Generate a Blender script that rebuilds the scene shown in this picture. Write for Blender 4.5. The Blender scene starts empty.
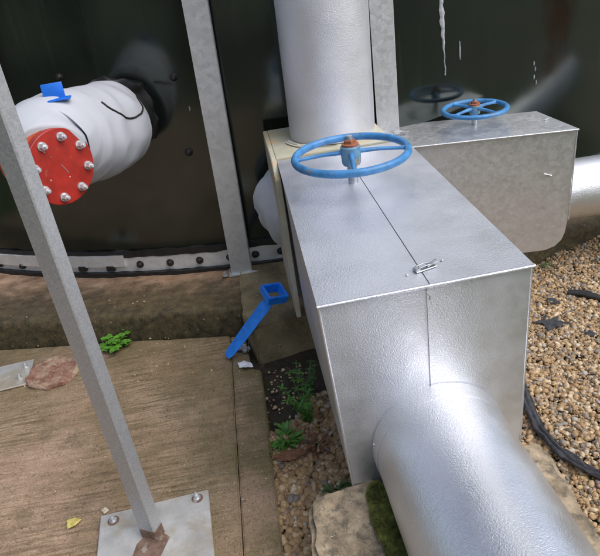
import bpy, bmesh, math, random
import numpy as np
from mathutils import Vector, Matrix, noise
random.seed(7); rng = np.random.default_rng(7)
sc = bpy.context.scene; COL = sc.collection
PI = math.pi
V = Vector
# ------------------------------------------------------------------ materials
def mat(name):
    m = bpy.data.materials.new(name); m.use_nodes = True
    nt = m.node_tree; b = nt.nodes['Principled BSDF']
    return m, nt, b
def nd(nt, t, **kw):
    n = nt.nodes.new(t)
    for k, v in kw.items():
        if k in n.inputs: n.inputs[k].default_value = v
        else: setattr(n, k, v)
    return n
def coords(nt, scale=(1, 1, 1), rot=(0, 0, 0)):
    g = nd(nt, 'ShaderNodeNewGeometry'); mp = nd(nt, 'ShaderNodeMapping')
    mp.inputs['Scale'].default_value = scale; mp.inputs['Rotation'].default_value = rot
    nt.links.new(g.outputs['Position'], mp.inputs['Vector'])
    return mp.outputs['Vector']
def noi(nt, vec, scale, detail=4, rough=.55, dist=0):
    n = nd(nt, 'ShaderNodeTexNoise'); n.inputs['Scale'].default_value = scale
    n.inputs['Detail'].default_value = detail; n.inputs['Roughness'].default_value = rough
    n.inputs['Distortion'].default_value = dist
    nt.links.new(vec, n.inputs['Vector']); return n.outputs['Fac']
def ramp(nt, fac, stops):
    r = nd(nt, 'ShaderNodeValToRGB'); e = r.color_ramp.elements
    while len(e) < len(stops): e.new(.5)
    for i, (p, c) in enumerate(stops):
        e[i].position = p; e[i].color = (c if len(c) == 4 else (*c, 1)) if isinstance(c, tuple) else (c, c, c, 1)
    nt.links.new(fac, r.inputs['Fac']); return r.outputs['Color']
def mix(nt, fac, a, b, mode='MIX'):
    m = nd(nt, 'ShaderNodeMix', data_type='RGBA', blend_type=mode)
    for s, v in ((m.inputs[0], fac), (m.inputs[6], a), (m.inputs[7], b)):
        if isinstance(v, (int, float)): s.default_value = v
        elif isinstance(v, tuple): s.default_value = (*v, 1)
        else: nt.links.new(v, s)
    return m.outputs[2]
def bump(nt, b, hs, strength=.3, dist=.002, prev=None):
    n = nd(nt, 'ShaderNodeBump'); n.inputs['Strength'].default_value = strength
    n.inputs['Distance'].default_value = dist; nt.links.new(hs, n.inputs['Height'])
    if prev: nt.links.new(prev, n.inputs['Normal'])
    nt.links.new(n.outputs['Normal'], b.inputs['Normal']); return n.outputs['Normal']
def L(nt, a, b): nt.links.new(a, b)

def simple(name, col, rough=.5, metal=0, var=.25, scale=30, bs=.2, bd=.001, spec=.5, dirt=None, dirt_lo=.55, dirt_scale=8):
    m, nt, b = mat(name); v = coords(nt)
    f = noi(nt, v, scale, 5)
    dk = tuple(c * (1 - var) for c in col); lt = tuple(min(1, c * (1 + var)) for c in col)
    c = ramp(nt, f, [(.3, dk), (.7, lt)])
    if dirt:
        g = ramp(nt, noi(nt, v, dirt_scale, 6, .65), [(dirt_lo, 0.0), (dirt_lo + .1, 1.0)])
        c = mix(nt, g, c, dirt)
    L(nt, c, b.inputs['Base Color'])
    r = ramp(nt, noi(nt, v, scale * .6, 3), [(.3, max(0, rough - .08)), (.7, min(1, rough + .08))])
    L(nt, r, b.inputs['Roughness']); b.inputs['Metallic'].default_value = metal
    b.inputs['Specular IOR Level'].default_value = spec
    if bs: bump(nt, b, noi(nt, v, scale * 4, 3), bs, bd)
    return m

def stucco(name, col, rough, size, strength, dist, bloom=0.0):
    m, nt, b = mat(name); v = coords(nt)
    warp = nd(nt, 'ShaderNodeTexNoise'); warp.inputs['Scale'].default_value = size * .5; L(nt, v, warp.inputs['Vector'])
    add = nd(nt, 'ShaderNodeVectorMath', operation='MULTIPLY_ADD')
    L(nt, warp.outputs['Color'], add.inputs[0]); add.inputs[1].default_value = (.012,) * 3; L(nt, v, add.inputs[2])
    vo = nd(nt, 'ShaderNodeTexVoronoi', feature='SMOOTH_F1'); vo.inputs['Scale'].default_value = size
    vo.inputs['Smoothness'].default_value = .6; L(nt, add.outputs[0], vo.inputs['Vector'])
    n2 = noi(nt, v, size * .9, 2, .5, .6)
    h = nd(nt, 'ShaderNodeMath', operation='ADD'); L(nt, vo.outputs['Distance'], h.inputs[0]); L(nt, n2, h.inputs[1])
    big = noi(nt, v, 3, 4, .6)
    c = ramp(nt, big, [(.3, tuple(x * .9 for x in col)), (.7, col)])
    dust = ramp(nt, noi(nt, v, 11, 6, .7), [(.25, .45 if bloom > .38 else 0.0), (.72, 1.0)])
    c = mix(nt, mixv(nt, dust, bloom), c, (.60, .63, .72))
    L(nt, c, b.inputs['Base Color']); b.inputs['Metallic'].default_value = 1
    r = ramp(nt, noi(nt, v, 7, 5, .6), [(.3, rough - .06), (.7, rough + .08)]); L(nt, r, b.inputs['Roughness'])
    p = bump(nt, b, noi(nt, v, 4.5, 2), .4, .012)
    bump(nt, b, h.outputs[0], strength, dist, p)
    if bloom:
        mt = nd(nt, 'ShaderNodeMath', operation='MULTIPLY_ADD'); L(nt, dust, mt.inputs[0]); mt.inputs[1].default_value = -bloom * .75
        mt.inputs[2].default_value = 1; L(nt, mt.outputs[0], b.inputs['Metallic'])
    return m
def mixv(nt, s, k):
    m = nd(nt, 'ShaderNodeMath', operation='MULTIPLY'); L(nt, s, m.inputs[0]); m.inputs[1].default_value = k
    return m.outputs[0]

def galv(name, lo, hi, scale=38, rough=.42, metal=.75):
    m, nt, b = mat(name); v = coords(nt)
    vo = nd(nt, 'ShaderNodeTexVoronoi'); vo.inputs['Scale'].default_value = scale; L(nt, v, vo.inputs['Vector'])
    sp = nd(nt, 'ShaderNodeSeparateColor'); L(nt, vo.outputs['Color'], sp.inputs[0])
    f = mix(nt, .72, sp.outputs[0], noi(nt, v, scale * 2.5, 4, .7))
    c = ramp(nt, f, [(.25, lo), (.75, hi)])
    c = mix(nt, ramp(nt, noi(nt, v, 14, 6, .7), [(.56, 0.0), (.7, .35)]), c, (.5, .48, .44))
    L(nt, c, b.inputs['Base Color']); b.inputs['Metallic'].default_value = metal
    L(nt, ramp(nt, f, [(.2, rough - .1), (.8, rough + .12)]), b.inputs['Roughness'])
    bump(nt, b, noi(nt, v, 120, 4), .25, .001)
    return m

M = {}
M['latch'] = simple('latch_zinc', (.42, .45, .48), .35, .85, .3, 60, .2, .001)
M['alu'] = stucco('embossed_aluminium', (.80, .82, .87), .42, 260, .55, .0009, .35)
M['alu_top'] = stucco('embossed_aluminium_lid', (.74, .77, .83), .42, 230, .55, .0012, .42)
M['alu_pipe'] = stucco('embossed_aluminium_pipe', (.80, .82, .86), .36, 250, .6, .0010, .22)
M['alu_white'] = stucco('weathered_aluminium_pipe', (.80, .81, .84), .50, 240, .5, .0013, .60)
M['zinc_sheet'] = galv('galvanised_sheet', (.66, .68, .71), (.76, .78, .82), 60, .38, .85)
M['galv'] = galv('galvanised_steel', (.46, .48, .50), (.60, .62, .65), 48, .48, .6)
M['galv_grain'] = galv('galvanised_steel_grainy', (.36, .38, .41), (.56, .58, .61), 230, .48, .6)
M['galv_bright'] = galv('bright_zinc_strip', (.68, .71, .74), (.84, .87, .90), 30, .38, .5)
M['blue'] = simple('blue_wheel_paint', (.045, .20, .45), .42, 0, .3, 25, .15, .001, .5, (.17, .20, .22), .60, 16)
M['blue_key'] = simple('blue_key_paint', (.015, .22, .90), .42, 0, .2, 30, .2, .001, .5, (.10, .22, .42), .63, 22)
M['blue_handle'] = simple('blue_lever_paint', (.01, .14, .62), .4, 0, .15)
M['rust'] = simple('rust', (.27, .095, .05), .85, 0, .4, 60, .6, .002)
M['red'] = simple('red_flange_paint', (.33, .022, .014), .48, 0, .22, 18, .2, .001, .4, (.42, .11, .07), .66, 20)
M['orange'] = simple('orange_primer', (.45, .075, .02), .5, 0, .2, 20)
M['bolt'] = simple('zinc_bolt', (.60, .62, .65), .4, .6, .25, 60, .2, .001)
M['rubber'] = simple('black_rubber', (.012, .012, .012), .45, 0, .3, 40, .2, .001)
M['sealant'] = simple('black_sealant', (.015, .015, .016), .5, 0, .5, 30, .5, .003)
M['bag'] = simple('white_jacket_fabric', (.43, .455, .51), .65, 0, .06, 4, .25, .002, .35, (.42, .43, .42), .66, 5)
M['black_cord'] = simple('black_cord', (.01, .01, .01), .6)
M['cable'] = simple('geotextile', (.035, .037, .045), .85, 0, .5, 60, .7, .004)
M['leaf'] = simple('weed_leaf', (.07, .20, .025), .5, 0, .45, 40, .2, .001)
M['leaf2'] = simple('weed_leaf_dark', (.06, .13, .035), .55, 0, .45, 40, .2, .001)
M['leaf_bright'] = simple('bright_leaf', (.10, .27, .03), .5, 0, .4, 40, .2, .001)
M['stem'] = simple('weed_stem', (.10, .17, .05), .6)
M['moss'] = simple('moss', (.14, .155, .035), .95, 0, .7, 45, .5, .003)
M['dry_leaf'] = simple('dry_leaf', (.17, .08, .04), .8, 0, .4, 60)
M['yellow_leaf'] = simple('yellow_leaf', (.55, .46, .14), .7, 0, .3, 60)
M['paper'] = simple('paper_scrap', (.72, .74, .8), .7, 0, .1, 60, .4, .003)
M['chip'] = simple('pale_chip', (.50, .44, .34), .8, 0, .4, 90)
M['strap'] = simple('white_strap', (.52, .50, .44), .6, 0, .3, 40)
M['bark'] = simple('bark', (.10, .07, .05), .9, 0, .4, 20, .6, .01)
M['crown'] = simple('tree_leaves', (.045, .085, .02), .6, 0, .6, 1.5, .2, .001)
M['drip'] = simple('grey_drip', (.38, .40, .43), .5, 0, .35, 60, .4, .002)
M['trouser'] = simple('grey_trousers', (.10, .13, .22), .8, 0, .2, 10)
M['hivis'] = simple('orange_hivis', (.95, .20, .03), .6, 0, .1, 10)
M['skin'] = simple('skin', (.55, .32, .22), .5, 0, .1, 20)
M['hair'] = simple('hair', (.04, .025, .015), .7, 0, .3, 80)
M['boot'] = simple('boot', (.03, .025, .02), .6, 0, .3, 30)

def m_tank():
    m, nt, b = mat('dark_green_enamel'); v = coords(nt)
    c = ramp(nt, noi(nt, v, 2.2, 5, .6), [(.3, (.0040, .0058, .0050)), (.75, (.008, .0105, .0090))])
    vs = coords(nt, (22, 22, 1.2))
    st = ramp(nt, noi(nt, vs, 1.0, 4, .6), [(.58, 0.0), (.75, .5)])
    c = mix(nt, st, c, (.022, .026, .020))
    L(nt, c, b.inputs['Base Color']); b.inputs['Specular IOR Level'].default_value = 1.0; b.inputs['Specular Tint'].default_value = (.90, 1, .96, 1)
    L(nt, ramp(nt, noi(nt, v, 5, 5, .65), [(.3, .10), (.75, .17)]), b.inputs['Roughness'])
    bump(nt, b, noi(nt, v, 2.5, 2), .12, .02)
    return m
M['tank'] = m_tank()

def m_slab():
    m, nt, b = mat('brushed_concrete'); v = coords(nt)
    vs = coords(nt, (4.5, 70, 1), (0, 0, -.10))
    br = noi(nt, vs, 1.0, 3, .55, .6)
    br2 = noi(nt, coords(nt, (7, 24, 1), (0, 0, -.10)), 1.0, 6, .75, .3)
    c = ramp(nt, noi(nt, v, 3.2, 6, .65), [(.30, (.25, .175, .105)), (.50, (.40, .285, .19)), (.70, (.50, .37, .27))])
    msk = ramp(nt, noi(nt, v, 2.6, 5, .7), [(.35, .25), (.60, 1.0)])
    ln = nd(nt, 'ShaderNodeMath', operation='MULTIPLY'); L(nt, ramp(nt, br, [(.40, .85), (.52, 0.0)]), ln.inputs[0]); L(nt, msk, ln.inputs[1])
    c = mix(nt, ln.outputs[0], c, (.11, .075, .042))
    c = mix(nt, ramp(nt, br2, [(.38, .6), (.55, 0.0)]), c, (.20, .14, .085))
    # moss and damp staining near the ledge and near the joint
    g = nd(nt, 'ShaderNodeNewGeometry'); s = nd(nt, 'ShaderNodeSeparateXYZ'); L(nt, g.outputs['Position'], s.inputs[0])
    mr = nd(nt, 'ShaderNodeMapRange'); L(nt, s.outputs[0], mr.inputs[0]); mr.inputs[1].default_value = -1.35; mr.inputs[2].default_value = -.45
    mr2 = nd(nt, 'ShaderNodeMapRange'); L(nt, s.outputs[1], mr2.inputs[0]); mr2.inputs[1].default_value = .55; mr2.inputs[2].default_value = 1.4
    ad = nd(nt, 'ShaderNodeMath', operation='MAXIMUM'); L(nt, mr.outputs[0], ad.inputs[0]); L(nt, mixv(nt, mr2.outputs[0], .8), ad.inputs[1])
    n2 = noi(nt, v, 6, 6, .7)
    mu = nd(nt, 'ShaderNodeMath', operation='MULTIPLY'); L(nt, ad.outputs[0], mu.inputs[0]); L(nt, ramp(nt, n2, [(.30, .25), (.55, 1.0)]), mu.inputs[1])
    c = mix(nt, mixv(nt, mu.outputs[0], .85), c, (.120, .105, .040))
    pk = ramp(nt, noi(nt, v, 2.0, 3), [(.5, 0.0), (.68, .45)]); c = mix(nt, pk, c, (.40, .27, .21))
    c = mix(nt, ramp(nt, noi(nt, v, 5.5, 7, .75), [(.50, 0.0), (.64, .6)]), c, (.13, .10, .055))
    sp = ramp(nt, noi(nt, v, 75, 3, .6), [(.32, .7), (.39, 0.0)]); c = mix(nt, sp, c, (.08, .055, .035))
    gr_ = ramp(nt, noi(nt, v, 230, 4, .75), [(.36, .62), (.64, 1.30)]); c = mix(nt, 1.0, c, gr_, 'MULTIPLY')
    ck = nd(nt, 'ShaderNodeTexVoronoi', feature='DISTANCE_TO_EDGE'); ck.inputs['Scale'].default_value = 1.15
    wv = nd(nt, 'ShaderNodeVectorMath', operation='MULTIPLY_ADD'); wn = nd(nt, 'ShaderNodeTexNoise'); wn.inputs['Scale'].default_value = 5; wn.inputs['Detail'].default_value = 6
    L(nt, v, wn.inputs['Vector']); L(nt, wn.outputs['Color'], wv.inputs[0]); wv.inputs[1].default_value = (.22,) * 3; L(nt, v, wv.inputs[2]); L(nt, wv.outputs[0], ck.inputs['Vector'])
    c = mix(nt, ramp(nt, ck.outputs['Distance'], [(.0, .30), (.004, 0.0)]), c, (.06, .045, .03))
    sp2 = ramp(nt, noi(nt, v, 52, 3, .6), [(.66, 0.0), (.71, .5)]); c = mix(nt, sp2, c, (.52, .42, .30))
    L(nt, c, b.inputs['Base Color']); b.inputs['Roughness'].default_value = .85
    p = bump(nt, b, br, .5, .004); bump(nt, b, noi(nt, v, 120, 5, .75), .9, .003, p)
    return m
M['slab'] = m_slab()

def m_conc(name, lo, hi, moss, mlo, ms=5, sc_=7, speck=(.5, .45, .36)):
    m, nt, b = mat(name); v = coords(nt)
    c = ramp(nt, noi(nt, v, sc_, 7, .7), [(.33, lo), (.68, hi)])
    c = mix(nt, ramp(nt, noi(nt, v, ms, 7, .7), [(mlo, 0.0), (mlo + .14, .9)]), c, moss)
    c = mix(nt, ramp(nt, noi(nt, v, 95, 3, .6), [(.66, 0.0), (.70, .8)]), c, speck)
    c = mix(nt, ramp(nt, noi(nt, v, 70, 3, .6), [(.28, .8), (.36, 0.0)]), c, tuple(x * .35 for x in lo))
    L(nt, c, b.inputs['Base Color']); b.inputs['Roughness'].default_value = .88
    p = bump(nt, b, noi(nt, v, 35, 6, .7), .6, .006); bump(nt, b, noi(nt, v, 180, 3), .5, .0015, p)
    return m
M['edge'] = m_conc('mossy_edge_concrete', (.19, .13, .06), (.34, .24, .13), (.14, .11, .035), .5)
M['block'] = m_conc('damp_block_concrete', (.12, .10, .055), (.26, .215, .13), (.085, .08, .03), .52, 4)
M['plinth'] = m_conc('old_footing_concrete', (.17, .13, .085), (.46, .375, .26), (.11, .095, .07), .47, 24, 14)
M['soil'] = m_conc('damp_soil', (.018, .014, .010), (.055, .042, .028), (.03, .035, .012), .5, 8, 20, (.3, .25, .18))
M['lid'] = m_conc('worn_red_lid', (.15, .065, .045), (.33, .18, .135), (.40, .32, .23), .46, 14, 24)

def m_ledge():
    m, nt, b = mat('ledge_concrete'); v = coords(nt)
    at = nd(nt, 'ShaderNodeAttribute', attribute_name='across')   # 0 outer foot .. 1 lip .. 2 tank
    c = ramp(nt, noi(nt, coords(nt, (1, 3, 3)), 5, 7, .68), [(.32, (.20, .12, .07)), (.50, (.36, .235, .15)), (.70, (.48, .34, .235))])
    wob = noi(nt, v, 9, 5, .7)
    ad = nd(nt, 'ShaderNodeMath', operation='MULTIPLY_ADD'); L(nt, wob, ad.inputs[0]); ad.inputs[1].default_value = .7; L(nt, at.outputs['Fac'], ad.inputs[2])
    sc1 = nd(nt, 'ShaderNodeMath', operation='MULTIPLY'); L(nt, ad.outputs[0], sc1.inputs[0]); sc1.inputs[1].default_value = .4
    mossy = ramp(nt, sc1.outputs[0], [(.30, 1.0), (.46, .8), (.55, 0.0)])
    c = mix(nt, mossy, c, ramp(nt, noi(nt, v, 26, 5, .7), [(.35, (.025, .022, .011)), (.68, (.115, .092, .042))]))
    red = ramp(nt, sc1.outputs[0], [(.80, 0.0), (.92, .6)]); c = mix(nt, red, c, (.27, .12, .075))
    c = mix(nt, ramp(nt, noi(nt, v, 80, 3, .6), [(.68, 0.0), (.72, .8)]), c, (.5, .43, .32))
    c = mix(nt, ramp(nt, noi(nt, v, 60, 3, .6), [(.28, .8), (.35, 0.0)]), c, (.03, .025, .02))
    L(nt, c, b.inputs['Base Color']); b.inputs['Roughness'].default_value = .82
    p = bump(nt, b, noi(nt, v, 30, 6, .7), .6, .007); bump(nt, b, noi(nt, v, 160, 3), .5, .0015, p)
    return m
M['ledge'] = m_ledge()

def m_stone():
    m, nt, b = mat('pebbles'); v = coords(nt)
    at = nd(nt, 'ShaderNodeAttribute', attribute_name='tone')
    c = ramp(nt, at.outputs['Fac'], [(0, (.13, .095, .06)), (.10, (.24, .22, .20)), (.20, (.28, .18, .09)), (.42, (.40, .265, .125)),
                                     (.60, (.32, .215, .12)), (.74, (.49, .35, .20)), (.90, (.60, .49, .34)), (1, (.38, .36, .33))])
    c = mix(nt, ramp(nt, noi(nt, v, 160, 4, .6), [(.3, .45), (.6, 0.0)]), c, (.12, .08, .045))
    L(nt, c, b.inputs['Base Color']); b.inputs['Roughness'].default_value = .62
    bump(nt, b, noi(nt, v, 260, 3), .4, .001)
    return m
M['stone'] = m_stone()
M['ground'] = m_conc('gravelly_earth', (.07, .06, .035), (.15, .13, .08), (.045, .075, .02), .42, .4, 12)

def m_board():
    m, nt, b = mat('mossy_cream_board'); v = coords(nt)
    g = nd(nt, 'ShaderNodeNewGeometry'); s = nd(nt, 'ShaderNodeSeparateXYZ'); L(nt, g.outputs['Position'], s.inputs[0])
    c = ramp(nt, noi(nt, v, 9, 5), [(.3, (.44, .43, .39)), (.7, (.58, .57, .52))])
    mz = nd(nt, 'ShaderNodeMapRange'); L(nt, s.outputs[2], mz.inputs[0]); mz.inputs[1].default_value = -.05; mz.inputs[2].default_value = .6
    my = nd(nt, 'ShaderNodeMapRange'); L(nt, s.outputs[1], my.inputs[0]); my.inputs[1].default_value = 1.15; my.inputs[2].default_value = 1.5
    gr = nd(nt, 'ShaderNodeMath', operation='MULTIPLY'); L(nt, mz.outputs[0], gr.inputs[0])
    L(nt, ramp(nt, noi(nt, v, 7, 5, .6), [(.25, .35), (.6, 1.0)]), gr.inputs[1])
    c = mix(nt, mixv(nt, gr.outputs[0], .6), c, (.27, .28, .15))
    ru = ramp(nt, noi(nt, v, 11, 5, .6), [(.47, 0.0), (.66, .6)])
    c = mix(nt, ru, c, (.52, .33, .17))
    L(nt, c, b.inputs['Base Color']); b.inputs['Roughness'].default_value = .7
    bump(nt, b, noi(nt, v, 60, 4), .3, .002)
    return m
M['board'] = m_board()

def m_plate():
    m, nt, b = mat('stained_base_plate'); v = coords(nt)
    c = ramp(nt, noi(nt, v, 10, 6, .65), [(.3, (.40, .40, .39)), (.7, (.60, .61, .60))])
    c = mix(nt, ramp(nt, noi(nt, v, 7, 6, .7), [(.50, 0.0), (.64, .65)]), c, (.40, .33, .22))
    L(nt, c, b.inputs['Base Color']); b.inputs['Metallic'].default_value = .35
    L(nt, ramp(nt, noi(nt, v, 30, 5), [(.3, .35), (.7, .6)]), b.inputs['Roughness'])
    bump(nt, b, noi(nt, v, 60, 5), .3, .002); return m
M['plate'] = m_plate()
M['rust_wash'] = simple('rust_wash', (.16, .105, .080), .8, 0, .45, 25, .5, .002, .3, (.30, .26, .22), .55, 30)

# ------------------------------------------------------------------ object helpers
OFF = {}
def reg(o, off): OFF[o.name] = V(off)
def tag(o, label=None, cat=None, group=None, kind=None):
    if label: o['label'] = label
    if cat: o['category'] = cat
    if group: o['group'] = group
    if kind: o['kind'] = kind
    return o
def thing(name, label, cat, loc, group=None):
    o = bpy.data.objects.new(name, None); COL.objects.link(o); o.location = loc; o.empty_display_size = .1
    reg(o, loc); return tag(o, label, cat, group)
def mo(name, verts, faces, m, parent=None, smooth=False, attr=None, auto=None):
    me = bpy.data.meshes.new(name)
    a = np.array([tuple(v) for v in verts], dtype=float)
    if parent is not None: off = OFF[parent.name]
    else: off = V((a[:, 0].mean(), a[:, 1].mean(), a[:, 2].min()))
    a = a - np.array(off)
    me.from_pydata(a.tolist(), [], faces); me.update()
    if smooth or auto:
        me.polygons.foreach_set('use_smooth', [True] * len(me.polygons))
    if auto:
        me.set_sharp_from_angle(angle=math.radians(auto))
    if attr:
        for k, vals in attr.items():
            at = me.attributes.new(k, 'FLOAT', 'POINT'); at.data.foreach_set('value', list(vals))
    me.materials.append(m)
    o = bpy.data.objects.new(name, me); COL.objects.link(o)
    if parent is not None: o.parent = parent
    else: o.location = off
    reg(o, off); return o
def from_bm(name, bm, m, parent=None, auto=35, smooth=False):
    bmesh.ops.recalc_face_normals(bm, faces=bm.faces)
    bm.verts.index_update()
    vs = [v.co.copy() for v in bm.verts]; fs = [[v.index for v in f.verts] for f in bm.faces]
    bm.free(); return mo(name, vs, fs, m, parent, smooth, None, auto)
def bm_box(bm, c, s, R=None, bev=0, seg=2):
    r = bmesh.ops.create_cube(bm, size=1)['verts']
    for v in r:
        v.co = V((v.co.x * s[0], v.co.y * s[1], v.co.z * s[2]))
        if R: v.co = R @ v.co
        v.co += V(c)
    if bev:
        es = list({e for v in r for e in v.link_edges})
        bmesh.ops.bevel(bm, geom=es, offset=bev, segments=seg, affect='EDGES', profile=.5)
def box(name, c, s, m, parent=None, R=None, bev=0, seg=2):
    bm = bmesh.new(); bm_box(bm, c, s, R, bev, seg); return from_bm(name, bm, m, parent)
def frame(d):
    d = V(d).normalized(); a = V((0, 0, 1)) if abs(d.z) < .95 else V((1, 0, 0))
    x = d.cross(a).normalized(); return x, d.cross(x).normalized() * -1, d
def bm_lathe(bm, p, d, prof, n=48, closed=False):
    """prof: list of (t along axis, radius)"""
    x, y, d = frame(d); p = V(p); rings = []
    for t, r in prof:
        rings.append([bm.verts.new(p + d * t + (x * math.cos(2 * PI * i / n) + y * math.sin(2 * PI * i / n)) * max(r, 1e-5)) for i in range(n)])
    for a, b in zip(rings, rings[1:]):
        for i in range(n): bm.faces.new((a[i], a[(i + 1) % n], b[(i + 1) % n], b[i]))
    if prof[0][1] > 1e-4: bm.faces.new(rings[0])
    if prof[-1][1] > 1e-4: bm.faces.new(rings[-1])
def lathe(name, p, d, prof, m, parent=None, n=48, auto=35):
    bm = bmesh.new(); bm_lathe(bm, p, d, prof, n); return from_bm(name, bm, m, parent, auto)
def bm_tube(bm, pts, r, n=10, flat=1.0, up=None):
    pts = [V(q) for q in pts]; rings = []
    rr = r if isinstance(r, (list, tuple)) else [r] * len(pts)
    for i, q in enumerate(pts):
        d = (pts[min(i + 1, len(pts) - 1)] - pts[max(i - 1, 0)]).normalized()
        a = V(up) if up else V((0, 0, 1)) if abs(d.z) < .95 else V((1, 0, 0))
        x = d.cross(a).normalized(); y = x.cross(d).normalized()
        rings.append([bm.verts.new(q + (x * math.cos(2 * PI * k / n) + y * math.sin(2 * PI * k / n) * flat) * rr[i]) for k in range(n)])
    for a, b in zip(rings, rings[1:]):
        for i in range(n): bm.faces.new((a[i], a[(i + 1) % n], b[(i + 1) % n], b[i]))
    bm.faces.new(rings[0]); bm.faces.new(rings[-1])
def tube(name, pts, r, m, parent=None, n=10, flat=1.0, up=None, auto=50):
    bm = bmesh.new(); bm_tube(bm, pts, r, n, flat, up); return from_bm(name, bm, m, parent, auto)
def panel(name, A, B, C_, D, th, m, parent, warp=.003, n=20, out=None, seed=0, wave=0.0):
    """A-B bottom/front edge, D-C far edge; thickness goes inward (opposite of out)"""
    A, B, C_, D = map(V, (A, B, C_, D)); nm = (B - A).cross(D - A).normalized()
    if out is not None and nm.dot(V(out)) < 0: nm = -nm
    vs = []; fs = []
    for lay in (0, 1):
        for j in range(n + 1):
            for i in range(n + 1):
                u, v = i / n, j / n
                q = (A * (1 - u) + B * u) * (1 - v) + (D * (1 - u) + C_ * u) * v
                e = min(1, 6 * min(u, 1 - u, v, 1 - v))
                h = noise.noise(q * 2.6 + V((seed, 0, 0))) * warp * e + noise.noise(q * 9 + V((seed, 3, 0))) * warp * .25 * e
                vs.append(q + nm * (h - lay * th))
    N = (n + 1) ** 2; I = lambda i, j, l: l * N + j * (n + 1) + i
    for j in range(n):
        for i in range(n):
            fs.append((I(i, j, 0), I(i + 1, j, 0), I(i + 1, j + 1, 0), I(i, j + 1, 0)))
            fs.append((I(i, j, 1), I(i, j + 1, 1), I(i + 1, j + 1, 1), I(i + 1, j, 1)))
    for i in range(n):
        fs.append((I(i, 0, 0), I(i, 0, 1), I(i + 1, 0, 1), I(i + 1, 0, 0))); fs.append((I(i, n, 0), I(i + 1, n, 0), I(i + 1, n, 1), I(i, n, 1)))
        fs.append((I(0, i, 0), I(0, i + 1, 0), I(0, i + 1, 1), I(0, i, 1))); fs.append((I(n, i, 0), I(n, i, 1), I(n, i + 1, 1), I(n, i + 1, 0)))
    bm = bmesh.new(); bv = [bm.verts.new(v) for v in vs]
    for f in fs: bm.faces.new([bv[k] for k in f])
    return from_bm(name, bm, m, parent, 30)
def rough_prism(name, outline, z0, z1, m, parent=None, bev=.012, jit=.004, sub=10, seed=0):
    """a cast concrete lump: outline extruded, edges rounded and uneven"""
    bm = bmesh.new(); vs = [bm.verts.new((x, y, z0)) for x, y in outline]
    f = bm.faces.new(vs); r = bmesh.ops.extrude_face_region(bm, geom=[f])
    for v in r['geom']:
        if isinstance(v, bmesh.types.BMVert): v.co.z = z1
    bmesh.ops.bevel(bm, geom=list(bm.edges), offset=bev, segments=2, affect='EDGES')
    bmesh.ops.recalc_face_normals(bm, faces=bm.faces)
    bmesh.ops.triangulate(bm, faces=[f for f in bm.faces if len(f.verts) > 4])
    for _ in range(6):
        long = [e for e in bm.edges if e.calc_length() > .035]
        if not long: break
        bmesh.ops.subdivide_edges(bm, edges=long, cuts=1, use_grid_fill=False)
        bmesh.ops.triangulate(bm, faces=[f for f in bm.faces if len(f.verts) > 4])
    bm.normal_update()
    for v in bm.verts:
        q = v.co * 14 + V((seed, 0, 0)); n = V((noise.noise(q), noise.noise(q + V((9, 0, 0))), noise.noise(q + V((0, 9, 0)))))
        q2 = v.co * 55; n2 = V((noise.noise(q2), noise.noise(q2 + V((9, 0, 0))), noise.noise(q2 + V((0, 9, 0)))))
        v.co += n * jit * 2 + n2 * jit * .6
    return from_bm(name, bm, m, parent, 60)
def hexbolt(name, p, d, r, h, m, parent, washer=1.5):
    bm = bmesh.new()
    bm_lathe(bm, p, d, [(0, r * washer), (h * .22, r * washer)], 20)
    bm_lathe(bm, V(p) + V(d).normalized() * h * .22, d, [(0, r), (h * .6, r), (h * .72, r * .86)], 6)
    bm_lathe(bm, V(p) + V(d).normalized() * h * .9, d, [(0, r * .5), (h * .35, r * .5), (h * .42, r * .4)], 12)
    return from_bm(name, bm, m, parent, 30)

# ------------------------------------------------------------------ levels
S = -.25      # slab
G = -.28      # gravel
TC = V((0, 5.7, 0)); TR = 4.0
def tank_pt(x, z, off=0.0):
    y = TC.y - math.sqrt(TR * TR - x * x); n = V((x, y - TC.y, 0)).normalized()
    return V((x, y, z)) + n * off, n

# ------------------------------------------------------------------ ground
def grid(name, x0, x1, y0, y1, z, m, nx, ny, amp=0.0, kind='structure', freq=3):
    vs = []; fs = []
    for j in range(ny + 1):
        for i in range(nx + 1):
            x = x0 + (x1 - x0) * i / nx; y = y0 + (y1 - y0) * j / ny
            vs.append((x, y, z + amp * noise.noise(V((x * freq, y * freq, 0)))))
    for j in range(ny):
        for i in range(nx):
            a = j * (nx + 1) + i; fs.append((a, a + 1, a + nx + 2, a + nx + 1))
    o = mo(name, vs, fs, m, None, True); o['kind'] = kind; return o
grid('ground', -150, 150, -150, 150, -.33, M['ground'], 60, 60)
# slab left of the joint, narrow edge strip right of it
def slab(name, outline, m, jit, seed):
    o = rough_prism(name, outline, -.36, S, m, None, .006, jit, seed=seed); o['kind'] = 'structure'; return o
slab('concrete_slab', [(-3.4, -2.6), (-.636, -2.6), (-.636, 1.285), (-1.16, 1.405), (-1.83, 1.54), (-3.4, 1.95)], M['slab'], .0012, 2)
slab('kerb', [(-.633, -2.6), (-.517, -2.6), (-.507, .0), (-.502, .96), (-.545, .985), (-.560, 1.26), (-.633, 1.28)], M['slab'], .0012, 5)
# soil in the pit
grid('soil', -.55, .45, -.9, 1.35, -.295, M['soil'], 60, 90, .02, 'structure', 9)

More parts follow.
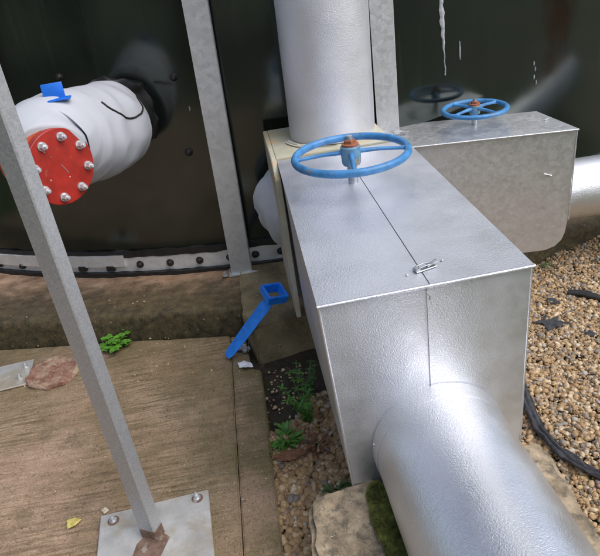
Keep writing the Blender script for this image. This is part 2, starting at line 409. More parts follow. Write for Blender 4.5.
# ledge the tank stands on
def ledge():
    ctl = [(-4.2, 2.55), (-3.0, 1.98), (-1.83, 1.555), (-1.16, 1.425), (-.6, 1.295), (0, 1.25), (.5, 1.32), (.97, 1.485), (1.3, 1.56), (1.53, 1.65), (2.1, 1.93), (2.9, 2.5), (3.6, 3.3)]
    pts = []
    for i in range(len(ctl) - 1):
        n = max(4, int((V(ctl[i + 1]) - V(ctl[i])).length / .025))
        for k in range(n): pts.append(V(ctl[i]).lerp(V(ctl[i + 1]), k / n))
    for _ in range(30): pts = [pts[0]] + [(pts[i - 1] + pts[i + 1] * 1 + pts[i] * 2) / 4 for i in range(1, len(pts) - 1)] + [pts[-1]]
    vs = []; fs = []; at = []; NC = 26
    for i, q in enumerate(pts):
        c2 = V((TC.x, TC.y)); d = (c2 - q).normalized(); q2 = c2 - d * (TR - .25)
        t = min(1, max(0, (q.x - .3) / .6)); zt = -.105 * (1 - t) - .172 * t
        prof = [(0, -.36, 0), (.002, -.25, .1), (.004, (zt - .25) / 2, .5), (.006, zt - .03, .8), (.012, zt - .010, .95), (.022, zt - .002, 1.03)]
        for k in range(20): prof.append((.03 + ((q2 - q).length - .03) * (k / 19), zt + .006 * (k / 19), 1.05 + .95 * k / 10))
        for (o_, z, a) in prof:
            P3 = V((q.x + d.x * o_, q.y + d.y * o_, z))
            w = noise.noise(P3 * 7) * .010 + noise.noise(P3 * 25) * .006 + noise.noise(P3 * 70) * .002
            if a > 1.04: P3.z += w * .45
            elif z > -.34: P3 -= V((d.x, d.y, 0)) * w; P3.z += w * .4 * (a > .7)
            vs.append(P3); at.append(min(a, 2) * .5)
    NC = len(prof)
    for i in range(len(pts) - 1):
        for k in range(NC - 1):
            a = i * NC + k; fs.append((a, a + NC, a + NC + 1, a + 1))
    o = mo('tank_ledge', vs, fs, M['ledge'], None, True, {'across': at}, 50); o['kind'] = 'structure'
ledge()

# ------------------------------------------------------------------ tank
tank = thing('storage_tank', 'tall dark green glossy enamelled tank curving behind the pipes', 'tank', (0, 1.7, -.1))
def ring(name, r, z0, z1, th, a0, a1, m, n, parent, jit=0, bev=0):
    vs = []; fs = []
    for i in range(n + 1):
        a = a0 + (a1 - a0) * i / n
        d = V((math.sin(a), -math.cos(a), 0))
        for k, (rr, z) in enumerate(((r, z0), (r + th, z0), (r + th, z1), (r, z1))):
            q = TC + d * rr; q.z = z
            if jit:
                w = noise.noise(V((a * 60, k, 0))) * jit; q += d * (w if k in (1, 2) else 0); q.z += noise.noise(V((a * 45, k + 7, 0))) * jit
            vs.append(q)
    for i in range(n):
        for k in range(4):
            a = i * 4 + k; b = i * 4 + (k + 1) % 4; fs.append((a, a + 4, b + 4, b))
    fs.append((3, 2, 1, 0)); fs.append(tuple(n * 4 + k for k in range(4)))
    return mo(name, vs, fs, m, parent, False, None, 30)
def rad(x): return math.asin(x / TR)
def tank_shell():
    vs = []; fs = []; n = 256; zs = [-.1, 1.45, 2.9, 5.5]
    for i in range(n):
        a = 2 * PI * i / n
        for z in zs: vs.append((TC.x + TR * math.sin(a), TC.y - TR * math.cos(a), z))
    for i in range(n):
        for k in range(3):
            a = i * 4 + k; b = ((i + 1) % n) * 4 + k; fs.append((a, b, b + 1, a + 1))
    mo('wall', vs, fs, M['tank'], tank, True)
    mo('roof', [(TC.x + (TR + .05) * math.sin(2 * PI * i / 64), TC.y - (TR + .05) * math.cos(2 * PI * i / 64), 5.5) for i in range(64)] + [(0, TC.y, 6.3)],
       [(i, (i + 1) % 64, 64) for i in range(64)], M['tank'], tank)
tank_shell()
ring('lap_seam', TR, 1.40, 1.52, .006, -1.2, 1.2, M['tank'], 120, tank)
ring('base_flange', TR + .001, -.078, .012, .010, rad(-2.9), rad(2.9), M['galv_bright'], 160, tank)
ring('cover_plate', TR + .012, -.040, .028, .014, rad(-2.4), rad(-1.165), M['galv_bright'], 40, tank)
ring('sealant_bead', TR, .012, .050, .016, rad(-2.9), rad(2.9), M['sealant'], 400, tank, .008)
ring('sealant_bead', TR, -.112, -.078, .034, rad(-2.9), rad(2.9), M['sealant'], 400, tank, .010)
def cap_bolt(x, z, r=.017, off=.011, name='bolt'):
    p, n = tank_pt(x, z, off)
    lathe(name, p, n, [(0, r * 1.25), (r * .25, r * 1.25), (r * .35, r), (r * .9, r * .95), (r * 1.35, r * .65), (r * 1.5, 0)], M['rubber'], tank, 16)
for x in (-1.084, -.913, -.748, -.58, -.44, -.301, -.13, .05, .22): cap_bolt(x, -.034)
for x in (-2.13, -1.97, -1.812): cap_bolt(x, -.045, .017, .011)
for x in (-1.424, -1.256, -1.60):                        # square dark notches where the cover plate is cut out
    p, n = tank_pt(x, -.05, .020); R = Matrix.Rotation(rad(x), 3, 'Z')
    box('bolt', p, (.052, .022, .036), M['rubber'], tank, R, .008)
for x, z in ((-1.22, 1.003), (-.671, .943), (-.679, .574)): cap_bolt(x, z, .016, .001)
# hole collar where the left valve leaves the tank
p, n = tank_pt(-.985, .785); lathe('nozzle_ring', p - n * .02, n, [(0, .19), (.012, .20), (.025, .20), (.036, .195), (.040, .185), (.042, .15), (.042, .10)], M['rubber'], tank, 90)
for v in bpy.data.objects['nozzle_ring'].data.vertices:
    v.co += V((noise.noise(v.co * 14), noise.noise(v.co * 14 + V((4, 0, 0))), noise.noise(v.co * 14 + V((0, 4, 0))))) * .030
# sealant drips
def drip(xs, w, name='sealant_drip'):
    """xs: (x, z, width)"""
    bm = bmesh.new(); rows = []
    for x, z, ww in xs:
        row = []
        for s, o in ((-1, .001), (-.4, .006), (.4, .006), (1, .001)):
            q, n = tank_pt(x + s * ww, z, o); row.append(bm.verts.new(q))
        rows.append(row)
    for a, b in zip(rows, rows[1:]):
        for k in range(3): bm.faces.new((a[k], a[k + 1], b[k + 1], b[k]))
    return from_bm(name, bm, M['drip'], tank, 60)
xs = []
for i in range(26):
    t = i / 25; z = 1.18 - t * .43; xs.append((.635 + .022 * t + .002 * math.sin(i * 1.7), z, .003 + .013 * max(0, 1 - abs(t - .35) * 2.4) * (.55 + .45 * math.sin(i * 2.1) ** 2)))
drip(xs, .02)
drip([(.735, .90, .002), (.737, .87, .004), (.737, .84, .004), (.738, .81, .001)], .01)
for i, (x, z) in enumerate([(1.18, .72), (1.19, .69), (1.185, .65), (1.20, .62), (-.63, .8)]): drip([(x, z, .002), (x + .002, z - .012, .004), (x, z - .024, .001)], .01, 'splash_mark')

# ------------------------------------------------------------------ upright steel posts
def angle_post(parent, cx, cy, z0, z1, w, d, th, m, rz, name='post'):
    """L section: face towards camera (width w), flange going back on the right"""
    R = Matrix.Rotation(rz, 3, 'Z'); bm = bmesh.new()
    prof = [(-w / 2, 0), (w / 2 - .004, 0), (w / 2, .004), (w / 2, d), (w / 2 - th, d), (w / 2 - th, th), (-w / 2, th)]
    N = len(prof); rows = []
    for k in range(21):
        z = z0 + (z1 - z0) * k / 20
        rows.append([bm.verts.new(R @ V((x, y, 0)) + V((cx, cy, z))) for x, y in prof])
    for a, b in zip(rows, rows[1:]):
        for i in range(N): bm.faces.new((a[i], a[(i + 1) % N], b[(i + 1) % N], b[i]))
    bm.faces.new(rows[0]); bm.faces.new(rows[-1])
    return from_bm(name, bm, m, parent, 25)
pA = thing('support_post', 'grey galvanised post in the foreground left, bolted to a square steel base plate', 'post', (-.93, .12, S))
RA = Matrix.Rotation(.09, 3, 'Z')
angle_post(pA, -.9415, .123, S + .012, 3.2, .060, .042, .007, M['galv_grain'], -.50, 'upright')
def slabplate(name, c, s, parent, rz, m): return box(name, c, s, m, parent, Matrix.Rotation(rz, 3, 'Z'), .003, 1)
slabplate('base_plate', (-.926, .115, S + .010), (.385, .335, .012), pA, .07, M['plate'])
for x, y in ((-1.08, .235), (-.785, .262), (-1.05, -.005), (-.79, .0)):
    lathe('rust_ring', (x, y, S + .0162), (0, 0, 1), [(0, .021), (.001, .018)], M['rust_wash'], pA, 20)
    hexbolt('bolt', (x, y, S + .017), (0, 0, 1), .009, .022, M['bolt'], pA)
bm = bmesh.new(); o_ = [(-.985, .115), (-.955, .150), (-.90, .142), (-.875, .118), (-.90, .055), (-.925, .005), (-.975, .0), (-1.0, .05)]
bm_ = [bm.verts.new((x, y, S + .0182)) for x, y in o_]; f = bm.faces.new(bm_)
r = bmesh.ops.extrude_face_region(bm, geom=[f]); [setattr(v.co, 'z', S + .0165) for v in r['geom'] if isinstance(v, bmesh.types.BMVert)]
from_bm('rust_patch', bm, M['rust_wash'], pA)
tube('weld', [(-.966, .138, S + .018), (-.94, .122, S + .019), (-.913, .108, S + .018)], .004, M['rust_wash'], pA, 8)
# rusty foot of the upright
angle_post(pA, -.9415, .1222, S + .016, S + .062, .0625, .042, .0085, M['rust_wash'], -.50, 'rusted_foot')

pB = thing('support_post', 'pale galvanised post standing against the tank, left of the vertical pipe', 'post', (-.53, 1.645, -.1))
up_ = angle_post(pB, -.530, 1.635, -.10, 4.5, .112, .055, .008, M['galv'], -.06, 'upright')
for v in up_.data.vertices: v.co.x += .020 * (v.co.z)
box('base_plate', (-.52, 1.66, -.094), (.16, .09, .010), M['galv'], pB, None, .002)
for x in (-.62, -.435): hexbolt('bolt', (x, 1.625, -.089), (0, 0, 1), .009, .02, M['bolt'], pB) if x < -.5 else None
pC = thing('support_post', 'pale galvanised post half hidden behind the vertical pipe', 'post', (.33, 1.62, -.1))
angle_post(pC, .322, 1.635, -.12, 4.5, .112, .055, .008, M['galv'], 0, 'upright')
box('base_plate', (.325, 1.64, -.11), (.16, .09, .010), M['galv'], pC, None, .002)

# stub plate at far left
pD = thing('support_post', 'steel foot plate at the left picture edge with a rusty stub on it', 'post', (-1.72, 1.27, S))
slabplate('base_plate', (-1.765, 1.262, S + .008), (.28, .21, .010), pD, .10, M['plate'])
tube('stub', [(-1.80, 1.225, S + .012), (-1.80, 1.225, S + .075)], [.034, .030], M['rust_wash'], pD, 14)
hexbolt('bolt', (-1.665, 1.225, S + .013), (0, 0, 1), .009, .02, M['bolt'], pD)
hexbolt('bolt', (-1.66, 1.315, S + .013), (0, 0, 1), .009, .02, M['bolt'], pD)
for o in bpy.data.objects:
    if o.get('category') == 'post': o['group'] = 'galvanised support posts round the tank'

# ------------------------------------------------------------------ big casing
cas = thing('valve_casing', 'large silver embossed metal box over the front valve, handwheel above its lid', 'metal box', (0, .58, -.02))
FLt, FRt, BLt, BRt = V((-.290, -.005, .637)), V((.278, .007, .637)), V((-.272, 1.175, .637)), V((.274, 1.175, .637))
FLb, FRb, BLb, BRb = V((-.256, -.022, -.03)), V((.281, .017, -.03)), V((-.258, 1.16, -.03)), V((.274, 1.16, -.03))
Mt, Mb, MBt = V((0.000, 0.001, .637)), V((.012, -.002, -.03)), V((.004, 1.175, .637))
th = .004
panel('front_panel', FLb, Mb, Mt, FLt, th, M['alu'], cas, .004, 24, (0, -1, 0), 1)
panel('front_panel', Mb + V((-.012, -.0045, 0)), FRb + V((0, -.0045, 0)), FRt + V((0, -.0045, 0)), Mt + V((-.006, -.0045, 0)), th, M['alu'], cas, .005, 24, (0, -1, 0), 5)
panel('side_panel', BLb, FLb + V((0, .003, 0)), FLt + V((0, .003, 0)), BLt, th, M['alu'], cas, .004, 24, (-1, 0, 0), 2)
panel('side_panel', FRb, BRb, BRt, FRt, th, M['alu'], cas, .004, 24, (1, 0, 0), 3)
panel('back_panel', BRb, BLb, BLt, BRt, th, M['alu'], cas, .002, 10, (0, 1, 0), 3)
up = V((0, 0, .0055))
panel('lid', FLt + up + V((-.004, -.006, 0)), Mt + up + V((0, -.006, 0)), MBt + up, BLt + up + V((-.004, 0, 0)), th, M['alu_top'], cas, .003, 24, (0, 0, 1), 8)
panel('lid', Mt + up + V((.003, -.006, 0.0)), FRt + up + V((.004, -.006, 0)), BRt + up + V((.004, 0, 0)), MBt + up + V((.003, 0, 0)), th, M['alu_top'], cas, .003, 24, (0, 0, 1), 9)
# folded lip along the front and the left/right edge of the lid
tube('lid_lip', [FLt + V((-.005, -.012, .003)), Mt + V((0, -.012, .003)), FRt + V((.005, -.012, .003))], .0048, M['alu_top'], cas, 8)
tube('edge_fold', [FLt + V((0, -.001, -.006)), FLb + V((0, -.001, 0))], .0035, M['alu'], cas, 8)
tube('edge_fold', [FRt + V((0, -.003, -.006)), FRb + V((0, -.003, 0))], .0035, M['alu'], cas, 8)
# toggle latch
def latch(parent, c, ang, m, s=1.0):
    R = Matrix.Rotation(ang, 3, 'Z'); c = V(c)
    lt = box('latch', c + V((0, 0, .002)), (.075 * s, .026 * s, .003), m, parent, R, .001, 1)
    f = lambda x, y, z: c + R @ V((x * s, y * s, z * s))
    box('keeper', f(-.03, 0, .008), (.016 * s, .022 * s, .010 * s), m, lt, R, .002)
    tube('hook', [f(-.026, -.008, .013), f(.0, -.009, .016), f(.018, -.006, .013)], .0022 * s, m, lt, 6)
    tube('hook', [f(-.026, .008, .013), f(.0, .009, .016), f(.018, .006, .013)], .0022 * s, m, lt, 6)
    box('lever', f(.026, 0, .012), (.040 * s, .014 * s, .006 * s), m, lt, R @ Matrix.Rotation(-.25, 3, 'Y'), .002)
    return lt
latch(cas, (.014, .074, .6435), .28, M['latch'], .85)
tube('tail', [(-.012, -.02, .630), (-.002, -.0215, .618), (-.004, -.020, .606)], .003, M['bolt'], cas, 6)
for x, y in ((-.04, .055), (.07, .10)): hexbolt('rivet', (x, y, .6435), (0, 0, 1), .0035, .004, M['bolt'], cas, 1.2)

# ------------------------------------------------------------------ cream board behind the casing
bd = thing('insulation_board', 'cream board stained green and rust at the foot of the vertical pipe', 'insulation board', (-.05, 1.38, -.07))
bm = bmesh.new()
pl = [(1.045, -.062), (1.60, -.062), (1.615, .60), (1.60, .660), (1.17, .650), (1.055, .60)]
a = [bm.verts.new((-.300, y, z)) for y, z in pl]; b = [bm.verts.new((-.278, y, z)) for y, z in pl]
n = len(pl); bm.faces.new(a); bm.faces.new(b)
for i in range(n): bm.faces.new((a[i], a[(i + 1) % n], b[(i + 1) % n], b[i]))
bmesh.ops.bevel(bm, geom=list(bm.edges), offset=.003, segments=2, affect='EDGES')
from_bm('side_board', bm, M['board'], bd)
panel('top_board', (-.277, 1.180, .650), (.225, 1.180, .650), (.205, 1.60, .660), (-.277, 1.60, .660), .02, M['board'], bd, .004, 16, (0, 0, 1), 4)
panel('front_board', (-.277, 1.178, -.06), (.27, 1.178, -.06), (.27, 1.178, .629), (-.277, 1.178, .629), -.02, M['board'], bd, .001, 6, (0, -1, 0), 4)
pts = [V((-.002 + .205 * math.cos(t), 1.43 + .205 * math.sin(t), .662 + .004 * math.sin(3 * t))) for t in [PI * (1.08 + .42 * k / 14) for k in range(15)]]
tube('strap', pts, .006, M['strap'], bd, 8, .5)
tube('strap', [q + V((-.012, -.016, .001)) for q in pts[:9]], .005, M['strap'], bd, 8, .5)

# ------------------------------------------------------------------ vertical pipe
vp = thing('insulated_pipe', 'vertical pipe clad in dull embossed aluminium, rising out of the cream board', 'pipe', (0, 1.43, .66), 'aluminium clad pipes')
def clad(name, p, d, Ln, r, m, parent, n=72, k=60, amp=.0015, flare=0):
    x, y, d = frame(d); p = V(p); bm = bmesh.new(); rings = []
    for j in range(k + 1):
        t = Ln * j / k; row = []
        for i in range(n):
            a = 2 * PI * i / n; e = x * math.cos(a) + y * math.sin(a); q = p + d * t + e * r
            row.append(bm.verts.new(q + e * noise.noise(q * 3.5) * amp * 2))
        rings.append(row)
    for a_, b_ in zip(rings, rings[1:]):
        for i in range(n): bm.faces.new((a_[i], a_[(i + 1) % n], b_[(i + 1) % n], b_[i]))
    bm.faces.new(rings[0]); bm.faces.new(rings[-1])
    return from_bm(name, bm, m, parent, 60)
vd = V((.012, 0, 1)).normalized()
clad('cladding', (.010, 1.43, .655), vd, 2.6, .194, M['alu_white'], vp, 80, 80)
lathe('joint_band', (.010 + .012 * 1.2, 1.43, 2.1), vd, [(0, .194), (.0, .199), (.03, .199), (.03, .194)], M['alu_white'], vp, 64)

# ------------------------------------------------------------------ foreground pipe
fp = thing('insulated_pipe', 'large bright pipe clad in embossed aluminium running towards the viewer', 'pipe', (.06, -.5, 0), 'aluminium clad pipes')
pd = V((.012, -1, .035)).normalized(); p0 = V((.010, .03, .112))
clad('cladding', p0, pd, 2.6, .197, M['alu_pipe'], fp, 110, 90, .0016)
x_, y_, d_ = frame(pd)
lathe('joint_band', p0 + pd * .045, pd, [(0, .197), (0, .1990), (.055, .1992), (.055, .197)], M['alu_pipe'], fp, 96)
lathe('joint_band', p0 + pd * 1.05, pd, [(0, .197), (0, .2), (.04, .2), (.04, .197)], M['alu_pipe'], fp, 96)
am = math.atan2(-.6, -1)
sv = []
for side, rr in ((1, .2082),):
    e = (V((-.9, 0, .05))).normalized(); e = (e - pd * e.dot(pd)).normalized()
# bright crease at the left flank
    tube('seam', [p0 + pd * (.055 + .002 * k) + (Matrix.Rotation(-.16 * k / 3, 3, pd) @ e) * .1995 for k in range(4)], .0022, M['bolt'], fp, 6)
    e2 = (V((-.75, 0, -.62))).normalized(); e2 = (e2 - pd * e2.dot(pd)).normalized()
    tube('seam', [p0 + pd * (.1 + .1 * k) + e2 * .1975 for k in range(24)], .003, M['alu_pipe'], fp, 6)

# ------------------------------------------------------------------ far casing
fc = thing('valve_casing', 'smaller dull galvanised box behind, with a pipe leaving its right end', 'metal box', (.72, 1.52, -.1))
A1, A2, A3, A4 = V((.27, 1.417, .53)), V((1.101, 1.266, .53)), V((1.072, 1.614, .53)), V((.27, 1.795, .53))
def dn(v, z): q = v.copy(); q.z = z; return q
# front sheet with rounded lower right corner
bm = bmesh.new(); prof = [(0, .526), (0, -.075)]
Lf = (A2 - A1).length; u = (A2 - A1).normalized(); nf = V((u.y, -u.x, 0))
pr = [(0, .526), (0, -.085), (Lf * .5, -.095), (Lf - .10, -.080), (Lf - .055, -.062), (Lf - .025, -.030), (Lf - .012, .01), (Lf - .004, .08), (Lf, .526)]
fr = [bm.verts.new(dn(A1, 0) + u * s + V((0, 0, z))) for s, z in pr]
bk = [bm.verts.new(v.co - nf * .004) for v in fr]; n = len(pr); bm.faces.new(fr); bm.faces.new(bk)
for i in range(n): bm.faces.new((fr[i], fr[(i + 1) % n], bk[(i + 1) % n], bk[i]))
from_bm('front_panel', bm, M['zinc_sheet'], fc, 30)
# bent bottom/end sheet following the profile, going back to the tank side
bm = bmesh.new(); back = [v for v in (V((0, 0, 0)),)]
w_ = (A3 - A2); ra = []; rb = []
for s, z in pr[1:]:
    q = dn(A1, 0) + u * s + V((0, 0, z)) - nf * .0045; t = s / Lf
    w2 = (A4 - A1) * (1 - t) + w_ * t; ra.append(bm.verts.new(q)); rb.append(bm.verts.new(q + dn(w2, 0) * .98))
for i in range(len(ra) - 1): bm.faces.new((ra[i], ra[i + 1], rb[i + 1], rb[i]))
sh = from_bm('wrap_panel', bm, M['zinc_sheet'], fc, 40); md = sh.modifiers.new('s', 'SOLIDIFY'); md.thickness = .003
panel('back_panel', dn(A3, -.09), dn(A4, -.09), dn(A4, .524), dn(A3, .524), .003, M['zinc_sheet'], fc, .002, 8, (0, 1, 0), 2)
e3 = V((0, 0, .0035))
panel('lid', A1 + e3 + nf * .006 , A2 + e3 + nf * .006 + u * .006, A3 + e3 + u * .006, A4 + e3, .004, M['zinc_sheet'], fc, .004, 20, (0, 0, 1), 12)
tube('lid_lip', [A1 + nf * .010, A2 + nf * .010 + u * .006], .004, M['bolt'], fc, 8)
tube('edge_fold', [A2 + u * .002 + nf * .001 - V((0, 0, .006)), dn(A2, .08) + nf * .001], .003, M['bolt'], fc, 8)
latch(fc, (.372, 1.60, .5365), -.5, M['bolt'], .9)
tube('scratch_clip', [(1.035, 1.44, .537), (1.058, 1.452, .541), (1.07, 1.478, .538)], .0035, M['bolt'], fc, 6)
tube('scratch_clip', [A2 + V((-.13, .024, -.20)) + nf * .003, A2 + V((-.095, .018, -.212)) + nf * .004], .003, M['bolt'], fc, 6)

# pipe leaving it
rp = thing('insulated_pipe', 'smaller bright clad pipe leaving the right end of the far box', 'pipe', (1.5, 1.42, -.15), 'aluminium clad pipes')
clad('cladding', (1.075, 1.445, .155), V((1, -.035, 0)), 2.2, .150, M['alu_pipe'], rp, 72, 50)
lathe('joint_band', (1.9, 1.40, .155), V((1, -.03, 0)), [(0, .152), (0, .156), (.04, .156), (.04, .152)], M['alu_pipe'], rp, 64)
box('pipe_saddle', (2.2, 1.40, -.13), (.12, .30, .36), M['block'], rp, None, .01)

# ------------------------------------------------------------------ handwheels
def handwheel(label, c, R_, rr, spokes, hubr, hubh, z_foot, tilt, a0, vflat=.75, nutr=.022):
    c = V(c); t = thing('handwheel', label, 'handwheel', (c.x, c.y, z_foot), 'blue valve handwheels')
    T_ = Matrix.Rotation(tilt, 3, 'X')
    bm = bmesh.new(); N = 96; n = 14; rings = []
    for i in range(N):
        a = 2 * PI * i / N; row = []
        for k in range(n):
            b_ = 2 * PI * k / n; x = R_ + rr * math.cos(b_); z = rr * vflat * math.sin(b_)
            row.append(bm.verts.new(c + T_ @ V((x * math.cos(a), x * math.sin(a), z))))
        rings.append(row)
    for i in range(N):
        a_, b_ = rings[i], rings[(i + 1) % N]
        for k in range(n): bm.faces.new((a_[k], a_[(k + 1) % n], b_[(k + 1) % n], b_[k]))
    from_bm('rim', bm, M['blue'], t, 60)
    for s in range(spokes):
        a = a0 + 2 * PI * s / spokes; e = V((math.cos(a), math.sin(a), 0))
        pts = [c + T_ @ (e * (hubr * .8) + V((0, 0, hubh * .12))), c + T_ @ (e * (R_ * .5) + V((0, 0, hubh * .1))), c + T_ @ (e * (R_ - rr * 1.6)), c + T_ @ (e * (R_ - rr * .3))]
        tube('spoke', pts, [rr * .85, rr * .62, rr * .62, rr * 1.1], M['blue'], t, 10, .8)
    ax = T_ @ V((0, 0, 1))
    hb = lathe('hub', c - ax * hubh * .55, ax, [(0, hubr * .86), (hubh * .1, hubr * .95), (hubh * .5, hubr), (hubh * .95, hubr), (hubh, hubr * .93)], M['hub'], t, 32)
    lathe('washer', c + ax * hubh * .45, ax, [(0, nutr * 1.45), (nutr * .35, nutr * 1.45), (nutr * .45, nutr * 1.2)], M['rust'], hb, 24)
    lathe('nut', c + ax * (hubh * .45 + nutr * .45), ax, [(0, nutr), (nutr * .5, nutr), (nutr * .62, nutr * .8)], M['rust'], t, 6)
    lathe('stem', V((c.x, c.y, z_foot)), ax, [(0, hubr * .5), (c.z - z_foot + hubh * .3, hubr * .5), (c.z - z_foot + hubh * .45 + nutr * 1.25, hubr * .34), (c.z - z_foot + hubh * .45 + nutr * 1.7, hubr * .3)], M['latch'], t, 16)
    return t
M['hub'] = simple('worn_blue_hub', (.10, .24, .38), .5, 0, .3, 20, .3, .002, .5, (.34, .24, .12), .50, 26)
handwheel('large blue handwheel with rusty nut above the front box', (-.030, .785, .752), .204, .0130, 4, .036, .070, .6405, 0, -.14, 1.1, .021)
handwheel('smaller blue handwheel above the far galvanised box', (.735, 1.560, .612), .150, .0135, 4, .027, .044, .536, 0, .45, .8, .018)

# ------------------------------------------------------------------ flanged valve on the left with its white jacket
fv = thing('jacketed_valve', 'white jacketed valve on the tank with a round red bolted end plate', 'valve', (-1.05, 1.4, .55))
B_, A_ = V((-1.150, 1.20, .862)), V((-.985, 1.70, .785))
def bag(name, A, B, prof, m, parent, amp, seed, n=96, k=70, folds=1.0, sq=None):
    ax = (B - A); Ln = ax.length; x, y, d = frame(ax); bm = bmesh.new(); rings = []
    for j in range(k + 1):
        t = j / k
        r = np.interp(t, [p[0] for p in prof], [p[1] for p in prof]); row = []
        for i in range(n):
            a = 2 * PI * i / n; e = x * math.cos(a) + y * math.sin(a)
            base = A + ax * t + e * r
            fold = math.sin(t * 26 + 2.2 * math.sin(a * 1.5 + seed) + 3 * noise.noise(base * 4)) * max(0, noise.noise(V((t * 3, a * .8, seed))) + .25)
            wv = noise.noise(base * 6 + V((seed, 0, 0))) * 1.3 + fold * .9 * folds * max(0, 1 - t * .9) + noise.noise(base * 22) * .25
            row.append(bm.verts.new(base + e * wv * amp * min(1, r / .1)))
        rings.append(row)
    for a_, b_ in zip(rings, rings[1:]):
        for i in range(n): bm.faces.new((a_[i], a_[(i + 1) % n], b_[(i + 1) % n], b_[i]))
    bm.faces.new(rings[0]); bm.faces.new(rings[-1])
    return from_bm(name, bm, m, parent, 80)
def bent_bag(name, ctr, rad_, m, parent, amp, seed, n=110, k=110):
    ctr = [V(c) for c in ctr]; N_ = len(ctr)
    def cr(t):
        t *= N_ - 1; i = min(int(t), N_ - 2); f = t - i; p = [ctr[max(0, i - 1)], ctr[i], ctr[i + 1], ctr[min(N_ - 1, i + 2)]]
        return .5 * (2 * p[1] + (p[2] - p[0]) * f + (2 * p[0] - 5 * p[1] + 4 * p[2] - p[3]) * f * f + (3 * p[1] - p[0] - 3 * p[2] + p[3]) * f ** 3)
    bm = bmesh.new(); rings = []
    for j in range(k + 1):
        t = j / k; c = cr(t); d = (cr(min(1, t + .01)) - cr(max(0, t - .01))).normalized(); x = d.cross(V((0, 0, 1))).normalized(); y = x.cross(d).normalized()
        r = float(np.interp(t, [q[0] for q in rad_], [q[1] for q in rad_])); row = []
        for i in range(n):
            a = 2 * PI * i / n; e = x * math.cos(a) + y * math.sin(a); q = c + e * r
            fold = math.sin(t * 42 + 1.6 * math.sin(a + seed) + 3.5 * noise.noise(q * 4)) * max(0, noise.noise(V((t * 4, a * .9, seed))) + .2)
            near = math.exp(-((t - .16) / .16) ** 2)
            crease = -abs(noise.noise(q * 9 + V((seed, 1, 0)))) * .8
            row.append(bm.verts.new(q + e * amp * (noise.noise(q * 5) * .8 + fold * (.35 + 1.2 * near) + crease)))
        rings.append(row)
    for a_, b_ in zip(rings, rings[1:]):
        for i in range(n): bm.faces.new((a_[i], a_[(i + 1) % n], b_[(i + 1) % n], b_[i]))
    bm.faces.new(rings[0]); bm.faces.new(rings[-1])
    return from_bm(name, bm, m, parent, 80)
fn = V((.74, -.67, -.02)).normalized(); fcn = V((-1.083, .985, .818))
jk = bent_bag('jacket', [A_, V((-1.02, 1.53, .806)), V((-1.08, 1.36, .83)), V((-1.135, 1.235, .860)), V((-1.170, 1.125, .858)), fcn - fn * .064 + V((0, 0, .010))],
              [(0, .135), (.04, .180), (.12, .202), (.5, .204), (.66, .188), (.84, .168), (.97, .156), (1, .146)], M['bag'], fv, .0115, 3)
# flap edge piped with black cord
x, y, d = frame(B_ - A_)
def on_bag(t, a, r): return A_ + (B_ - A_) * t + (x * math.cos(a) + y * math.sin(a)) * r
from itertools import product
# find the angle that faces up / camera
def ang_for(v): v = V(v); return math.atan2(v.dot(y), v.dot(x))
a_up = ang_for((0, 0, 1)); a_cam = ang_for((.5, -.6, .1))
def lerp_ang(f):
    dlt = (a_cam - a_up + PI) % (2 * PI) - PI; return a_up + dlt * f
from mathutils.bvhtree import BVHTree
_off = OFF[fv.name]; bvh = BVHTree.FromPolygons([v.co + _off for v in jk.data.vertices], [tuple(p.vertices) for p in jk.data.polygons])
def hug(q, lift):
    loc, nrm, _, _ = bvh.find_nearest(q); e = (q - loc); return loc + (e.normalized() if e.length > 1e-5 else nrm) * lift
cord_ = [(.02, .60), (.08, .66), (.14, .73), (.20, .78), (.27, .80), (.34, .79), (.41, .73), (.46, .66), (.48, .60)]
fine = [(np.interp(k / 40 * 8, range(9), [c[0] for c in cord_]), np.interp(k / 40 * 8, range(9), [c[1] for c in cord_])) for k in range(41)]
tube('cord', [hug(on_bag(t * 1.55, lerp_ang(f + .12 * math.sin(t * 6.5)), .26), .002) for t, f in fine], .0042, M['black_cord'], jk, 8)
tube('cord', [on_bag(.02, a_up + dlt, .165) for dlt in np.linspace(-2.4, 2.4, 30)], .008, M['black_cord'], jk, 8)
# neck between jacket and tank
lathe('neck', V((-.94, 1.86, .775)), A_ - V((-.94, 1.86, .775)), [(0, .15), (.10, .15), (.15, .135)], M['rubber'], fv, 32)
# red end plate
fn = V((.74, -.67, -.02)).normalized(); fcn = V((-1.083, .985, .818))
rf = lathe('end_plate', fcn - fn * .026, fn, [(0, .140), (.0, .1425), (.024, .1425), (.026, .140)], M['red'], fv, 64)
fx, fy, _ = frame(fn)
for k in range(8):
    a = 2 * PI * (k + .35) / 8; q = fcn + (fx * math.cos(a) + fy * math.sin(a)) * .112
    hexbolt('bolt', q, fn, .0135, .026, M['bolt'], rf, 1.25)
lathe('gasket', fcn - fn * .032, fn, [(0, .128), (.006, .128)], M['rubber'], fv, 48)
lathe('flange', fcn - fn * .062, fn, [(0, .1425), (.030, .1425)], M['orange'], fv, 64)
lathe('branch', fcn - fn * .24, fn, [(0, .105), (.15, .10), (.18, .12)], M['orange'], fv, 40)
for k, (ux, uy, ln_) in enumerate([(.03, .05, .012), (-.02, -.045, .009), (-.05, .02, .007), (.06, -.03, .010), (.0, .07, .006), (.05, .075, .008), (-.085, .03, .006)]):
    q = fcn + fn * .0004 + fx * ux + fy * uy
    lathe('paint_chip', q, fn, [(0, ln_ * .35), (.0006, ln_ * .3)], M['chip'] if k % 2 else M['rust'], rf, 7)
tube('vent_mark', [fcn + fn * .001 + fy * .01, fcn + fn * .001 - fx * .02 - fy * .03], .0012, M['bolt'], fv, 6)
